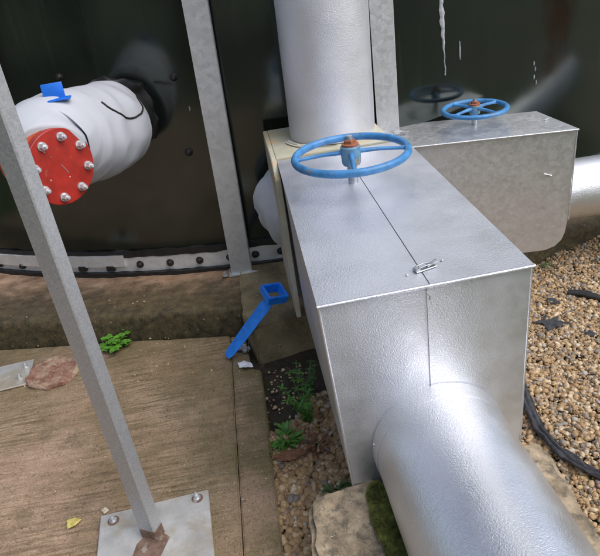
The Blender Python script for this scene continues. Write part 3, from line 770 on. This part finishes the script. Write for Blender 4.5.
# front hem of the jacket: sleeve over the branch, with a loose flap
# blue lever tab on top of the jacket
tp = V((-1.085, 1.19, 1.028))
RL = Matrix.Rotation(.12, 3, 'Z')
lv = box('lever', tp + V((.0, .0, .030)), (.080, .006, .056), M['blue_handle'], fv, RL @ Matrix.Rotation(-.15, 3, 'X'), .002)
box('lever_foot', tp + V((.022, -.026, .001)), (.085, .05, .006), M['blue_handle'], lv, RL, .002)
tube('slot', [tp + V((-.105, -.03, -.012)), tp + V((-.04, -.035, .002))], .004, M['black_cord'], fv, 6)

# jacketed fitting half hidden behind the big casing
jb = thing('jacketed_fitting', 'white lagging jacket bulging out behind the large silver box', 'pipe jacket', (-.2, 1.5, .08))
bag('jacket', V((-.195, 1.67, .325)), V((-.150, 1.31, .290)), [(0, .06), (.10, .185), (.35, .215), (.7, .205), (.92, .15), (1, .04)], M['bag'], jb, .020, 31, 64, 60, 1.4)
lathe('neck', V((-.195, 1.80, .335)), V((0, -1, 0)), [(0, .10), (.14, .10)], M['rubber'], jb, 24)

# ------------------------------------------------------------------ concrete block and footing stones
o = rough_prism('concrete_block', [(-.549, 1.205), (-.510, 1.060), (-.29, 1.105), (.25, 1.14), (.25, 1.72), (-.545, 1.70)], -.34, -.088, M['block'], None, .008, .003, seed=3)
tag(o, 'damp mossy concrete block under the vertical pipe, blue key leaning on it', 'concrete block')
o = rough_prism('footing_stone', [(-.405, -.055), (-.36, -.030), (-.20, .000), (-.165, -.03), (-.15, -.9), (-.42, -.9), (-.412, -.30)], -.34, .0, M['plinth'], None, .014, .006, seed=8)
tag(o, 'rough weathered concrete footing left of the foreground pipe', 'concrete footing')
o = rough_prism('footing_stone', [(.16, .012), (.325, .004), (.348, -.02), (.338, -.32), (.33, -1.0), (.18, -1.0)], -.34, .004, M['plinth'], None, .014, .005, seed=18)
tag(o, 'pale speckled concrete footing right of the foreground pipe', 'concrete footing')
for o in bpy.data.objects:
    if o.get('category') == 'concrete footing': o['group'] = 'concrete footings under the foreground pipe'

# ------------------------------------------------------------------ blue key
kt = thing('valve_key', 'bright blue steel valve key with a square socket, leaning against the block corner', 'valve key', (-.5, 1.2, -.2))
tip = V((-.652, 1.075, -.226)); sk = V((-.405, 1.045, .062)); 
dk = (sk - tip).normalized()
side = dk.cross(V((0, .75, -.66))).normalized(); upk = dk.cross(side).normalized()
if upk.y > 0: upk = -upk; side = -side
RK = Matrix((dk, side, upk)).transposed()
Ln = (sk - tip).length
bm = bmesh.new(); hw = [(0, .012), (.03, .021), (.16, .025), (Ln - .05, .026), (Ln - .01, .022)]
ra = []
for s, w2 in hw:
    ra.append([bm.verts.new(tip + RK @ V((s, yy, zz))) for yy, zz in ((-w2, -.005), (w2, -.005), (w2, .005), (w2 * .55, .002), (-w2 * .55, .002), (-w2, .005))])
for a_, b_ in zip(ra, ra[1:]):
    for i in range(6): bm.faces.new((a_[i], a_[(i + 1) % 6], b_[(i + 1) % 6], b_[i]))
bm.faces.new(ra[0]); bm.faces.new(ra[-1]); from_bm('handle', bm, M['blue_key'], kt, 30)
# square socket (hollow) standing on the block
bm = bmesh.new(); RS = Matrix.Rotation(.30, 3, 'Z') @ Matrix.Rotation(.28, 3, 'X') @ Matrix.Rotation(.25, 3, 'Y'); cs = V((-.385, 1.058, .076))
so, si, hh = .050, .038, .023
quad = lambda s, z: [bm.verts.new(cs + RS @ V((a * s, b * s, z))) for a, b in ((-1, -1), (1, -1), (1, 1), (-1, 1))]
q0, q1, q2, q3 = quad(so * .9, -hh), quad(so, hh), quad(si, hh), quad(si * .9, -hh)
for A__, B__ in ((q0, q1), (q1, q2), (q2, q3), (q3, q0)):
    for i in range(4): bm.faces.new((A__[i], A__[(i + 1) % 4], B__[(i + 1) % 4], B__[i]))
bmesh.ops.bevel(bm, geom=list(bm.edges), offset=.0025, segments=2, affect='EDGES')
from_bm('socket', bm, M['blue_key'], kt, 30)
box('gusset', sk - dk * .035 - upk * .012, (.07, .008, .022), M['blue_key'], kt, RK, .002)

# ------------------------------------------------------------------ gravel
def ico():
    bm = bmesh.new(); bmesh.ops.create_icosphere(bm, subdivisions=2, radius=1); bm.verts.index_update()
    v = np.array([x.co[:] for x in bm.verts]); f = np.array([[q.index for q in fc_.verts] for fc_ in bm.faces]); bm.free(); return v, f
IV, IF = ico()
def stones(name, centers, sizes, m=None, parent=None, tones=None, flat=.62):
    n = len(centers); nv = len(IV)
    q = rng.normal(size=(n, 4)); q /= np.linalg.norm(q, axis=1)[:, None]
    w, x, y, z = q.T
    Rm = np.stack([1 - 2 * (y * y + z * z), 2 * (x * y - z * w), 2 * (x * z + y * w), 2 * (x * y + z * w), 1 - 2 * (x * x + z * z), 2 * (y * z - x * w),
                   2 * (x * z - y * w), 2 * (y * z + x * w), 1 - 2 * (x * x + y * y)], 1).reshape(n, 3, 3)
    sc3 = np.stack([rng.uniform(.8, 1.25, n), rng.uniform(.65, 1.0, n), rng.uniform(.5, .85, n)], 1) * sizes[:, None]
    var = 1 + .13 * rng.normal(size=(24, nv)); # angular variants
    sq = np.sign(IV) * np.abs(IV) ** .8
    base = sq[None] * var[rng.integers(0, 24, n)][:, :, None]
    P = np.einsum('nij,nvj->nvi', Rm, base * sc3[:, None, :]); P[:, :, 2] *= .85
    P += centers[:, None, :]
    allv = P.reshape(-1, 3); off = np.array([allv[:, 0].mean(), allv[:, 1].mean(), allv[:, 2].min()]); allv = allv - off
    F = (IF[None] + (np.arange(n) * nv)[:, None, None]).reshape(-1, 3)
    me = bpy.data.meshes.new(name); me.vertices.add(len(allv)); me.vertices.foreach_set('co', allv.ravel())
    me.loops.add(F.size); me.loops.foreach_set('vertex_index', F.ravel().astype(np.int32))
    me.polygons.add(len(F)); me.polygons.foreach_set('loop_start', (np.arange(len(F)) * 3).astype(np.int32))
    me.polygons.foreach_set('use_smooth', np.ones(len(F), bool)); me.update(calc_edges=True)
    tn = rng.random(n) if tones is None else tones
    at = me.attributes.new('tone', 'FLOAT', 'POINT'); at.data.foreach_set('value', np.repeat(tn, nv).astype(np.float32))
    me.materials.append(m or M['stone']); o = bpy.data.objects.new(name, me); COL.objects.link(o); o.location = off; return o
def scatter(n, x0, x1, y0, y1, keep, smin, smax, z, zj, pw=1.6):
    X = rng.uniform(x0, x1, n); Y = rng.uniform(y0, y1, n); k = keep(X, Y); X, Y = X[k], Y[k]
    s = smin + (smax - smin) * rng.random(len(X)) ** pw
    zz = z + rng.uniform(-zj, zj, len(X)) + np.array([noise.noise(V((a * 3, b * 3, 0))) for a, b in zip(X, Y)]) * .012
    return np.stack([X, Y, zz], 1), s
# right-hand bed: everything the camera can see plus a margin
def keepR(X, Y):
    return (X < .80 + (Y + .6) * .62) & ~((X < .345) & (Y < .02)) & (Y < 1.50 + np.maximum(0, X - 1.1) * .45) & (X > .20)
c1, s1 = scatter(62000, .2, 2.1, -.6, 1.9, keepR, .0036, .0148, G, .007, 2.0)
c0, s0 = scatter(12000, .2, 2.1, -.6, 1.9, keepR, .008, .0145, G - .010, .004)
o = stones('gravel', np.vstack([c0, c1]), np.concatenate([s0, s1])); tag(o, kind='stuff')
def keepL(X, Y): return (X > -.515) & (X < -.02) & (Y < .66 + .10 * np.sin(X * 17)) & ~((Y < .0) & (X > -.40))
c1, s1 = scatter(5200, -.52, 0, -.8, .75, keepL, .008, .021, G, .008, 1.3)
c0, s0 = scatter(1500, -.52, 0, -.8, .75, keepL, .014, .024, G - .012, .003)
tt = rng.random(len(s0) + len(s1)); tt = np.where(rng.random(len(tt)) < .35, .2 + .62 * tt, tt)
o = stones('gravel', np.vstack([c0, c1]), np.concatenate([s0, s1]), tones=tt); tag(o, kind='stuff')
# stray chips: on slab, soil and ledge
def strew(n, x0, x1, y0, y1, z, smin, smax, keep=lambda X, Y: X < 99):
    X = rng.uniform(x0, x1, n); Y = rng.uniform(y0, y1, n); k = keep(X, Y); X, Y = X[k], Y[k]
    return np.stack([X, Y, np.full(len(X), z)], 1), smin + (smax - smin) * rng.random(len(X)) ** 2
parts = [strew(70, -.50, -.30, .60, .99, -.285, .004, .010), strew(60, -2.1, -.54, 1.00, 1.28, S + .002, .002, .007, lambda X, Y: Y < 1.26 - (X + .6) * .2),
         strew(260, -1.9, -.64, .0, 1.3, S + .001, .001, .0042), strew(170, -2.1, -.56, 1.15, 1.52, S + .002, .0015, .0075, lambda X, Y: abs(Y - (1.262 - (X + .6) * .215)) < .035), strew(30, -.63, -.52, .1, 1.2, S + .001, .002, .005),
         strew(30, -2, -.6, 1.5, 1.7, -.098, .002, .007, lambda X, Y: Y > 1.36 - X * .12)]
o = stones('grit', np.vstack([p[0] for p in parts]), np.concatenate([p[1] for p in parts]), tones=rng.uniform(.6, .95, sum(len(p[1]) for p in parts))); tag(o, kind='stuff')

# ------------------------------------------------------------------ black membrane strip and scraps
def crumple(name, pts, wd, m, label, cat, group=None, seed=0, h=.018, nn=60, th=.003):
    P_ = [V(p) for p in pts]; cum = [0]
    for a, b in zip(P_, P_[1:]): cum.append(cum[-1] + (b - a).length)
    def at(s):
        s *= cum[-1]
        for i in range(len(P_) - 1):
            if s <= cum[i + 1] + 1e-9: return P_[i].lerp(P_[i + 1], (s - cum[i]) / (cum[i + 1] - cum[i]))
        return P_[-1]
    bm = bmesh.new(); rows = []; mcr = 12
    for i in range(nn + 1):
        t = i / nn; q = at(t); d = (at(min(1, t + .02)) - at(max(0, t - .02))).normalized(); sd = V((-d.y, d.x, 0))
        ww = wd * np.interp(t, [0, .08, .5, .9, 1], [.55, 1, 1, .8, .3]) * (1 + .35 * noise.noise(V((t * 9, seed, 0)))); row = []
        for k in range(mcr + 1):
            u = (k / mcr - .5) * 2
            z = h * (.6 * math.cos(u * 1.4) + .55 * math.sin(u * 7 + 3 * noise.noise(V((t * 7, seed + 3, 0)))) * .5 + .5 * noise.noise(V((t * 22, u * 2, seed))))
            row.append(bm.verts.new(q + sd * u * ww * .5 * (1 + .2 * noise.noise(V((t * 40, u, seed)))) + V((0, 0, z))))
        rows.append(row)
    for a, b in zip(rows, rows[1:]):
        for k in range(mcr): bm.faces.new((a[k], a[k + 1], b[k + 1], b[k]))
    o = from_bm(name, bm, m, None, 60); s = o.modifiers.new('s', 'SOLIDIFY'); s.thickness = th
    return tag(o, label, cat, group)
crumple('membrane_strip', [(.565, .66, -.262), (.545, .54, -.258), (.515, .40, -.258), (.50, .30, -.258), (.515, .18, -.258), (.56, .08, -.258), (.65, -.02, -.26), (.75, -.10, -.262)], .040, M['cable'],
        'crumpled black membrane strip trailing along the gravel beside the footing', 'membrane strip', None, 4, .012, 110)
def scrap(pts, m, label, cat, name, z, seed=0, h=.01, group=None):
    bm = bmesh.new(); c = V((sum(p[0] for p in pts) / len(pts), sum(p[1] for p in pts) / len(pts), z + h * .4)); N = 60; K = 5
    ctr = bm.verts.new(c); rings = []
    for k in range(1, K + 1):
        row = []
        for i in range(N):
            f = i / N * len(pts); a = V((*pts[int(f) % len(pts)], z)); b = V((*pts[(int(f) + 1) % len(pts)], z)); e = a.lerp(b, f % 1)
            q = c.lerp(e, k / K * (1 + .18 * noise.noise(V((i * .5, seed, 0))))); q.z = z + h * (.5 + .7 * noise.noise(q * 30 + V((seed, 0, 0))))
            row.append(bm.verts.new(q))
        rings.append(row)
    for i in range(N): bm.faces.new((ctr, rings[0][i], rings[0][(i + 1) % N]))
    for a, b in zip(rings, rings[1:]):
        for i in range(N): bm.faces.new((a[i], b[i], b[(i + 1) % N], a[(i + 1) % N]))
    o = from_bm(name, bm, m, None, 70); s = o.modifiers.new('s', 'SOLIDIFY'); s.thickness = .0015
    return tag(o, label, cat, group)
gs = 'black membrane scraps lying on the gravel'
scrap([(.78, .955), (.83, .93), (.82, .87), (.88, .885), (.935, .90), (.90, .93), (.925, .97), (.87, .955), (.875, 1.0), (.84, .96)], M['cable'], 'ragged flat black scrap on the gravel right of the silver box', 'membrane scrap', 'membrane_scrap', G + .010, 2, .014, gs)
scrap([(.93, 1.10), (.96, 1.07), (.99, 1.08), (.975, 1.12), (.95, 1.13)], M['cable'], 'small dark scrap nearest the shadow of the far box', 'membrane scrap', 'membrane_scrap', G + .010, 5, .010, gs)
scrap([(.965, .80), (.985, .775), (1.01, .79), (1.005, .82), (.98, .825)], M['cable'], 'small round black scrap near the right edge of the gravel', 'membrane scrap', 'membrane_scrap', G + .010, 8, .012, gs)
hp = thing('hose_offcut', 'short black hose piece on the gravel at the right edge', 'hose', (1.14, 1.09, G))
tube('tube', [(1.06, 1.14, G + .02), (1.12, 1.10, G + .022), (1.18, 1.03, G + .02), (1.25, .99, G + .018)], [.016, .019, .018, .015], M['rubber'], hp, 12)
lathe('collar', (1.115, 1.105, G + .022), (.06, -.06, 0), [(0, .021), (.02, .021)], M['rubber'], hp, 16)

# ------------------------------------------------------------------ small things on slab
o = lathe('drain_cap', (-1.505, 1.225, S - .002), (0.03, -.05, 1), [(0, .118), (.012, .122), (.020, .118), (.022, .105), (.016, .098), (.019, .06), (.021, 0)], M['lid'], None, 48)
for v in o.data.vertices:
    v.co += V((noise.noise(v.co * 18), noise.noise(v.co * 18 + V((5, 0, 0))), noise.noise(v.co * 18 + V((0, 5, 0))) * .8)) * .018
tag(o, 'flaking reddish round cap lying on the slab beside the foot plate', 'drain cap')
scrap([(-.605, 1.02), (-.575, 1.035), (-.545, 1.01), (-.535, .975), (-.57, .965), (-.60, .985)], M['paper'], 'crumpled pale scrap of paper by the block corner', 'paper scrap', 'paper_scrap', S + .006, 3, .02)
o = crumple('foil_scrap', [(-.635, 1.165, S + .012), (-.60, 1.150, S + .02), (-.565, 1.135, S + .012), (-.555, 1.10, S + .01)], .045, M['drip'], 'crumpled grey foil under the blue key handle', 'foil scrap', None, 3, .02, 30, .0015)
scrap([(-1.255, .285), (-1.225, .290), (-1.20, .275), (-1.215, .25), (-1.245, .245)], M['yellow_leaf'], 'small yellowed leaf lying on the slab left of the base plate', 'fallen leaf', 'fallen_leaf', S + .005, 6, .010, 'fallen leaves')
scrap([(-1.135, .30), (-1.12, .31), (-1.105, .295), (-1.12, .28)], M['chip'], 'tiny pale leaf fragment behind the corner of the base plate', 'fallen leaf', 'fallen_leaf', S + .004, 9, .006, 'fallen leaves')
scrap([(-.50, .415), (-.45, .430), (-.395, .425), (-.37, .400), (-.42, .375), (-.48, .380)], M['dry_leaf'], 'flat brown slab of bark on the pebbles between slab and box', 'bark piece', 'bark_piece', G + .022, 16, .012)

# ------------------------------------------------------------------ plants
def leaf_mesh(bm, base, dirv, upv, Ln, w, curl, lobes=0, nn=8):
    d = V(dirv).normalized(); s = d.cross(V(upv)).normalized(); u = s.cross(d).normalized()
    L_, R_, C_ = [], [], []
    for i in range(nn + 1):
        t = i / nn; ww = w * math.sin(PI * min(1, t * .93 + .05)) ** .8 * (1 + (.28 * math.sin(t * PI * lobes * 2) if lobes else 0))
        c = V(base) + d * Ln * t * (1 - .15 * curl * t) - u * curl * Ln * t * t * .45
        C_.append(bm.verts.new(c)); L_.append(bm.verts.new(c + s * ww + u * ww * .3)); R_.append(bm.verts.new(c - s * ww + u * ww * .3))
    for i in range(nn):
        bm.faces.new((L_[i], C_[i], C_[i + 1], L_[i + 1])); bm.faces.new((C_[i], R_[i], R_[i + 1], C_[i + 1]))
def plant(label, loc, kind, h, nst, m, seed, lean=(0, 0), lf=.03, group='weeds growing by the concrete'):
    rnd = random.Random(seed); loc = V(loc); t = thing('weed', label, 'plant', loc, group)
    bs = bmesh.new(); bl = bmesh.new()
    for s in range(nst):
        a = rnd.uniform(0, 2 * PI); out = rnd.uniform(.15, .9) * (1 if kind != 'tall' else .45); hh = h * rnd.uniform(.55, 1)
        pts = [loc + V((math.cos(a) * .006, math.sin(a) * .006, -.005))]
        e = V((math.cos(a) * out + lean[0], math.sin(a) * out + lean[1], 1)).normalized()
        for k in range(1, 7):
            f = k / 6; pts.append(pts[0] + e * hh * f + V((math.cos(a), math.sin(a), 0)) * hh * .35 * f * f * out - V((0, 0, hh * .2 * f * f * out)))
        bm_tube(bs, pts, [.0022 * (1 - .1 * k) for k in range(7)], 5)
        if kind == 'round':
            for q, sc_ in ((pts[-1], 1), (pts[4], .7)):
                for j in range(5):
                    b = rnd.uniform(0, 2 * PI) if sc_ < 1 else 2 * PI * j / 5 + rnd.uniform(-.3, .3)
                    leaf_mesh(bl, q, (math.cos(b), math.sin(b), rnd.uniform(-.1, .35)), (0, 0, 1), lf * rnd.uniform(.7, 1.15) * sc_, lf * .42 * sc_, rnd.uniform(.1, .6), 2)
        elif kind == 'blade':
            for j in range(3):
                b = a + rnd.uniform(-.8, .8); leaf_mesh(bl, pts[rnd.randint(1, 4)], (math.cos(b), math.sin(b), rnd.uniform(.2, 1)), (0, 0, 1), lf * rnd.uniform(.8, 1.5), lf * .17, rnd.uniform(.2, .9))
        else:
            for k in range(1, 7):
                for j in range(4):
                    b = 2 * PI * j / 4 + k + rnd.uniform(-.4, .4); leaf_mesh(bl, pts[k] if k < 6 or j else pts[-1], (math.cos(b), math.sin(b), rnd.uniform(-.1, .5)), (0, 0, 1), lf * rnd.uniform(.6, 1.1), lf * .16, rnd.uniform(0, .6), 0, 5)
    from_bm('stem', bs, M['stem'], t, 60); from_bm('foliage', bl, m, t, 60)
    return t
plant('bright green broad-leaved weed sprouting at the foot of the ledge', (-1.215, 1.375, S), 'round', .090, 17, M['leaf_bright'], 2, (0, -.25), .028)
plant('green tufted weed at the slab edge among the pebbles', (-.44, .50, G), 'blade', .075, 26, M['leaf'], 4, (0, 0), .042)
plant('tall thin-stemmed weed against the left side of the silver box', (-.335, .60, G), 'tall', .24, 8, M['leaf'], 8, (.0, .05), .026)
plant('second wispy weed hugging the box side, nearer the block', (-.315, .74, G), 'tall', .18, 6, M['leaf2'], 15, (.0, .0), .024)
plant('tiny weed at the box corner beside the left footing', (-.29, .19, G), 'blade', .055, 12, M['leaf2'], 21, (0, 0), .036)
plant('reddish dying weed between the box and the pebbles', (-.325, .44, G), 'blade', .05, 9, M['dry_leaf'], 27, (0, 0), .045)
plant('small olive weed by the ledge under the far box', (1.10, 1.44, G), 'blade', .04, 5, M['leaf2'], 37, (0, 0), .025)

def moss(name, region, n, z, h, seed):
    rnd = random.Random(seed); bm = bmesh.new()
    for _ in range(n):
        while True:
            x, y = rnd.uniform(region[0], region[1]), rnd.uniform(region[2], region[3])
            cx, cy = (region[0] + region[1]) / 2, (region[2] + region[3]) / 2
            if ((x - cx) / (region[1] - region[0]) * 2) ** 2 + ((y - cy) / (region[3] - region[2]) * 2) ** 2 < 1 + .5 * noise.noise(V((x * 12, y * 12, seed))): break
        zz = z + .010 * noise.noise(V((x * 20, y * 20, 2)))
        q = V((x, y, zz)); r = rnd.uniform(.0035, .0075); hh = h * rnd.uniform(.5, 1)
        for k in range(5):
            a = rnd.uniform(0, 2 * PI); e = V((math.cos(a), math.sin(a), rnd.uniform(.5, 1.6))).normalized(); s = V((-e.y, e.x, 0)).normalized()
            v = [bm.verts.new(q + s * r * .35), bm.verts.new(q - s * r * .35), bm.verts.new(q + e * hh)]; bm.faces.new(v)
    o = from_bm(name, bm, M['moss'], None, None, True); tag(o, kind='stuff'); return o
moss('moss', (-.235, -.15, -.30, -.03), 2600, .006, .014, 3)
moss('moss', (-.225, -.13, -.52, -.20), 2600, .004, .016, 13)
moss('moss', (-.53, -.50, .30, .95), 900, S - .012, .008, 6)

# ------------------------------------------------------------------ trees and a person seen mirrored in the tank
def tree(label, x, y, H, W, seed, nl=5200):
    rnd = random.Random(seed); t = thing('tree', label, 'tree', (x, y, -.33), 'trees behind the viewer mirrored in the tank')
    bm = bmesh.new(); bm_tube(bm, [(x, y, -.4), (x + .1, y, H * .25), (x - .1, y + .1, H * .55), (x, y, H * .85)], [.22, .17, .12, .04], 10)
    ends = []
    for k in range(9):
        a = k * 2.4; z0 = H * (.22 + .06 * k); e = V((x + math.cos(a) * W * .38, y + math.sin(a) * W * .38, z0 + H * .16)); ends.append(e)
        bm_tube(bm, [(x, y, z0), V((x, y, z0)).lerp(e, .5) + V((0, 0, .1)), e], [.07, .045, .02], 6)
    from_bm('trunk', bm, M['bark'], t, 60)
    cl = [e for e in ends] + [V((x + rnd.gauss(0, W * .22), y + rnd.gauss(0, W * .22), rnd.uniform(H * .1, H * .95))) for _ in range(34)]
    Vv = []; Ff = []
    for i in range(nl):
        c = rnd.choice(cl); d = V((rnd.gauss(0, 1), rnd.gauss(0, 1), rnd.gauss(0, .8))); d *= W * .13
        q = c + d; s = rnd.uniform(.07, .16); u = V((rnd.gauss(0, 1), rnd.gauss(0, 1), rnd.gauss(0, 1))).normalized(); v = u.cross(V((rnd.gauss(0, 1), rnd.gauss(0, 1), rnd.gauss(0, 1)))).normalized()
        b = len(Vv); Vv += [q - u * s, q + v * s * .5, q + u * s, q - v * s * .5]; Ff.append((b, b + 1, b + 2, b + 3))
    mo('crown', Vv, Ff, M['crown'], t)
TL = [(-9, -2, 7, 5), (-10, 2.5, 8, 5), (-8, -6, 8, 5), (-4.5, -9, 8, 5.5), (0, -10, 9, 5.5), (4.5, -9.5, 8, 5.5), (8.5, -11, 8, 5.5), (17, -9, 7, 5), (16, 1.5, 7, 5), (14.5, 7, 7, 5)]
names = ['broad tree left of the tank, level with the viewer', 'tree farthest left, beside the tank', 'tree behind the viewer on the far left', 'tree behind the viewer, second from the left', 'tallest tree straight behind the viewer', 'tree behind the viewer, right of the tallest', 'tree behind the viewer on the right', 'tree to the right of the gravel bed', 'tree right of the tank past the person', 'tree farthest right, beyond the tank side']
for i, (x, y, H, W) in enumerate(TL): tree(names[i], x, y, H, W, 50 + i)

def person():
    """someone in hi-vis trousers standing on the gravel to the right, mirrored in the tank"""
    base = V((3.75, .9, -.30)); fw = V((-.93, .36, 0)).normalized(); rt = V((-fw.y, fw.x, 0)) * -1
    t = thing('person', 'person standing on the gravel in orange hi-vis work clothes, mirrored in the tank', 'person', base)
    P = lambda x, y, z: base + rt * x + fw * y + V((0, 0, z))
    def skin(name, nodes, edges, m, parent, root=0, sub=2):
        me = bpy.data.meshes.new(name); off = OFF[parent.name]
        me.from_pydata([tuple(P(*n_[:3]) - off) for n_ in nodes], edges, []); me.update()
        o = bpy.data.objects.new(name, me); COL.objects.link(o); o.parent = parent; reg(o, off)
        o.modifiers.new('skin', 'SKIN')
        for i, n_ in enumerate(nodes):
            d = me.skin_vertices[0].data[i]; d.radius = (n_[3], n_[4] if len(n_) > 4 else n_[3]); d.use_root = (i == root)
        o.modifiers.new('sub', 'SUBSURF').levels = sub; o.modifiers['sub'].render_levels = sub; me.materials.append(m); return o
    nd_ = [(0, 0, .98, .13, .10), (0, 0, 1.15, .125, .095), (0, .01, 1.33, .15, .10), (0, 0, 1.45, .13, .085), (0, 0, 1.52, .055), (0, .02, 1.60, .065, .075), (0, .03, 1.70, .078, .095), (0, .02, 1.78, .05, .06)]
    ed = [(i, i + 1) for i in range(7)]
    for sgn in (-1, 1):
        b = len(nd_); nd_ += [(sgn * .10, 0, .90, .088), (sgn * .115, .02, .50, .058), (sgn * .12, -.01, .10, .042), (sgn * .125, .06, .045, .045, .035), (sgn * .13, .15, .035, .038, .028)]
        ed += [(0, b), (b, b + 1), (b + 1, b + 2), (b + 2, b + 3), (b + 3, b + 4)]
        b = len(nd_); nd_ += [(sgn * .20, 0, 1.42, .055), (sgn * .25, 0, 1.13, .042), (sgn * .24, .12, .90, .030), (sgn * .235, .16, .82, .032, .018)]
        ed += [(3, b), (b, b + 1), (b + 1, b + 2), (b + 2, b + 3)]
        for k in range(4):
            c = len(nd_); nd_ += [(sgn * (.235 - .0) , .16 + .017 * (k - 1.5), .775, .0095), (sgn * .225, .165 + .018 * (k - 1.5), .735 + .006 * abs(k - 1.5), .008)]
            ed += [(b + 3, c), (c, c + 1)]
        c = len(nd_); nd_ += [(sgn * .215, .195, .80, .010), (sgn * .205, .21, .765, .009)]; ed += [(b + 3, c), (c, c + 1)]
    body = skin('body', nd_, ed, M['skin'], t)
    skin('jacket', [(0, 0, .95, .165, .125), (0, 0, 1.15, .15, .115), (0, .01, 1.34, .17, .12), (0, 0, 1.45, .14, .095)] + [n_ for g in (-1, 1) for n_ in ((g * .20, 0, 1.42, .07), (g * .25, 0, 1.13, .056), (g * .242, .10, .94, .045))],
         [(0, 1), (1, 2), (2, 3), (3, 4), (4, 5), (5, 6), (3, 7), (7, 8), (8, 9)], M['hivis'], t)
    tr = skin('trousers', [(0, 0, .97, .145, .115)] + [n_ for g in (-1, 1) for n_ in ((g * .10, 0, .88, .105), (g * .115, .02, .50, .075), (g * .12, -.01, .13, .068))], [(0, 1), (1, 2), (2, 3), (0, 4), (4, 5), (5, 6)], M['hivis'], t)
    for g in (-1, 1):
        for z, r in ((.62, .092), (.30, .080)): lathe('hivis_band', P(g * .117, .01, z - .07), (0, 0, 1), [(0, r), (.05, r)], M['galv_bright'], tr, 20)
        skin('boot', [(g * .12, -.02, .16, .062), (g * .123, .0, .05, .060, .052), (g * .128, .10, .045, .055, .042), (g * .13, .18, .04, .046, .036)], [(0, 1), (1, 2), (2, 3)], M['boot'], t)
    skin('hair', [(0, -.01, 1.70, .085, .098), (0, .005, 1.78, .072, .082)], [(0, 1)], M['hair'], t)
    for g in (-1, 1):
        lathe('eye', P(g * .032, .112, 1.70), fw, [(0, .012), (.006, .010), (.009, 0)], M['black_cord'], body, 12)
        skin('ear', [(g * .082, .02, 1.71, .010, .018), (g * .086, .015, 1.67, .008, .012)], [(0, 1)], M['skin'], t, 0, 1)
    skin('nose', [(0, .115, 1.695, .010), (0, .135, 1.665, .014, .012)], [(0, 1)], M['skin'], t, 0, 1)
    skin('mouth', [(-.025, .108, 1.632, .005), (0, .115, 1.630, .006), (.025, .108, 1.632, .005)], [(0, 1), (1, 2)], M['red'], t, 0, 1)
person()

# ------------------------------------------------------------------ camera, light, render
cam = bpy.data.cameras.new('camera'); co = bpy.data.objects.new('camera', cam); COL.objects.link(co)
r = V((0.98315551, -0.13191178, -0.12650902)); u = V((0.17445087, 0.470811, 0.86481437)); f = V((0.05451736, 0.87231662, -0.48589256))
mw = Matrix((r, u, -f)).transposed().to_4x4(); mw.translation = V((-0.40767462, -1.32771143, 1.46272111)); co.matrix_world = mw
cam.sensor_width = 36; cam.lens = 36 * 615.21 / 600; cam.clip_start = .02; cam.clip_end = 600
sc.camera = co
w = bpy.data.worlds.new('World'); sc.world = w; w.use_nodes = True; nt = w.node_tree
sky = nt.nodes.new('ShaderNodeTexSky'); sky.sky_type = 'NISHITA'; sky.sun_disc = False
EL, AZ = math.radians(52), math.radians(55)   # sun from the right, a little behind the viewer
sun_dir = V((math.cos(EL) * math.sin(AZ + PI / 2 - .3), math.cos(EL) * math.cos(AZ + PI / 2 - .3), math.sin(EL)))
sky.sun_elevation = EL; sky.sun_rotation = math.atan2(sun_dir.x, sun_dir.y)
sky.air_density = 1.0; sky.dust_density = 3.5; sky.ozone_density = 1.2
hs = nt.nodes.new('ShaderNodeHueSaturation'); hs.inputs['Saturation'].default_value = .75
nt.links.new(sky.outputs[0], hs.inputs['Color']); bg = nt.nodes['Background']; nt.links.new(hs.outputs[0], bg.inputs['Color']); bg.inputs['Strength'].default_value = .145
sl = bpy.data.lights.new('sun', 'SUN'); sl.energy = 1.05; sl.angle = math.radians(58); sl.color = (1, .97, .93)
so = bpy.data.objects.new('sun', sl); COL.objects.link(so); so.rotation_euler = sun_dir.to_track_quat('Z', 'Y').to_euler(); so.location = (3, -3, 6)
sc.view_settings.view_transform = 'Standard'; sc.view_settings.look = 'None'; sc.view_settings.gamma = 1; sc.view_settings.exposure = .70
sc.render.engine = 'CYCLES'
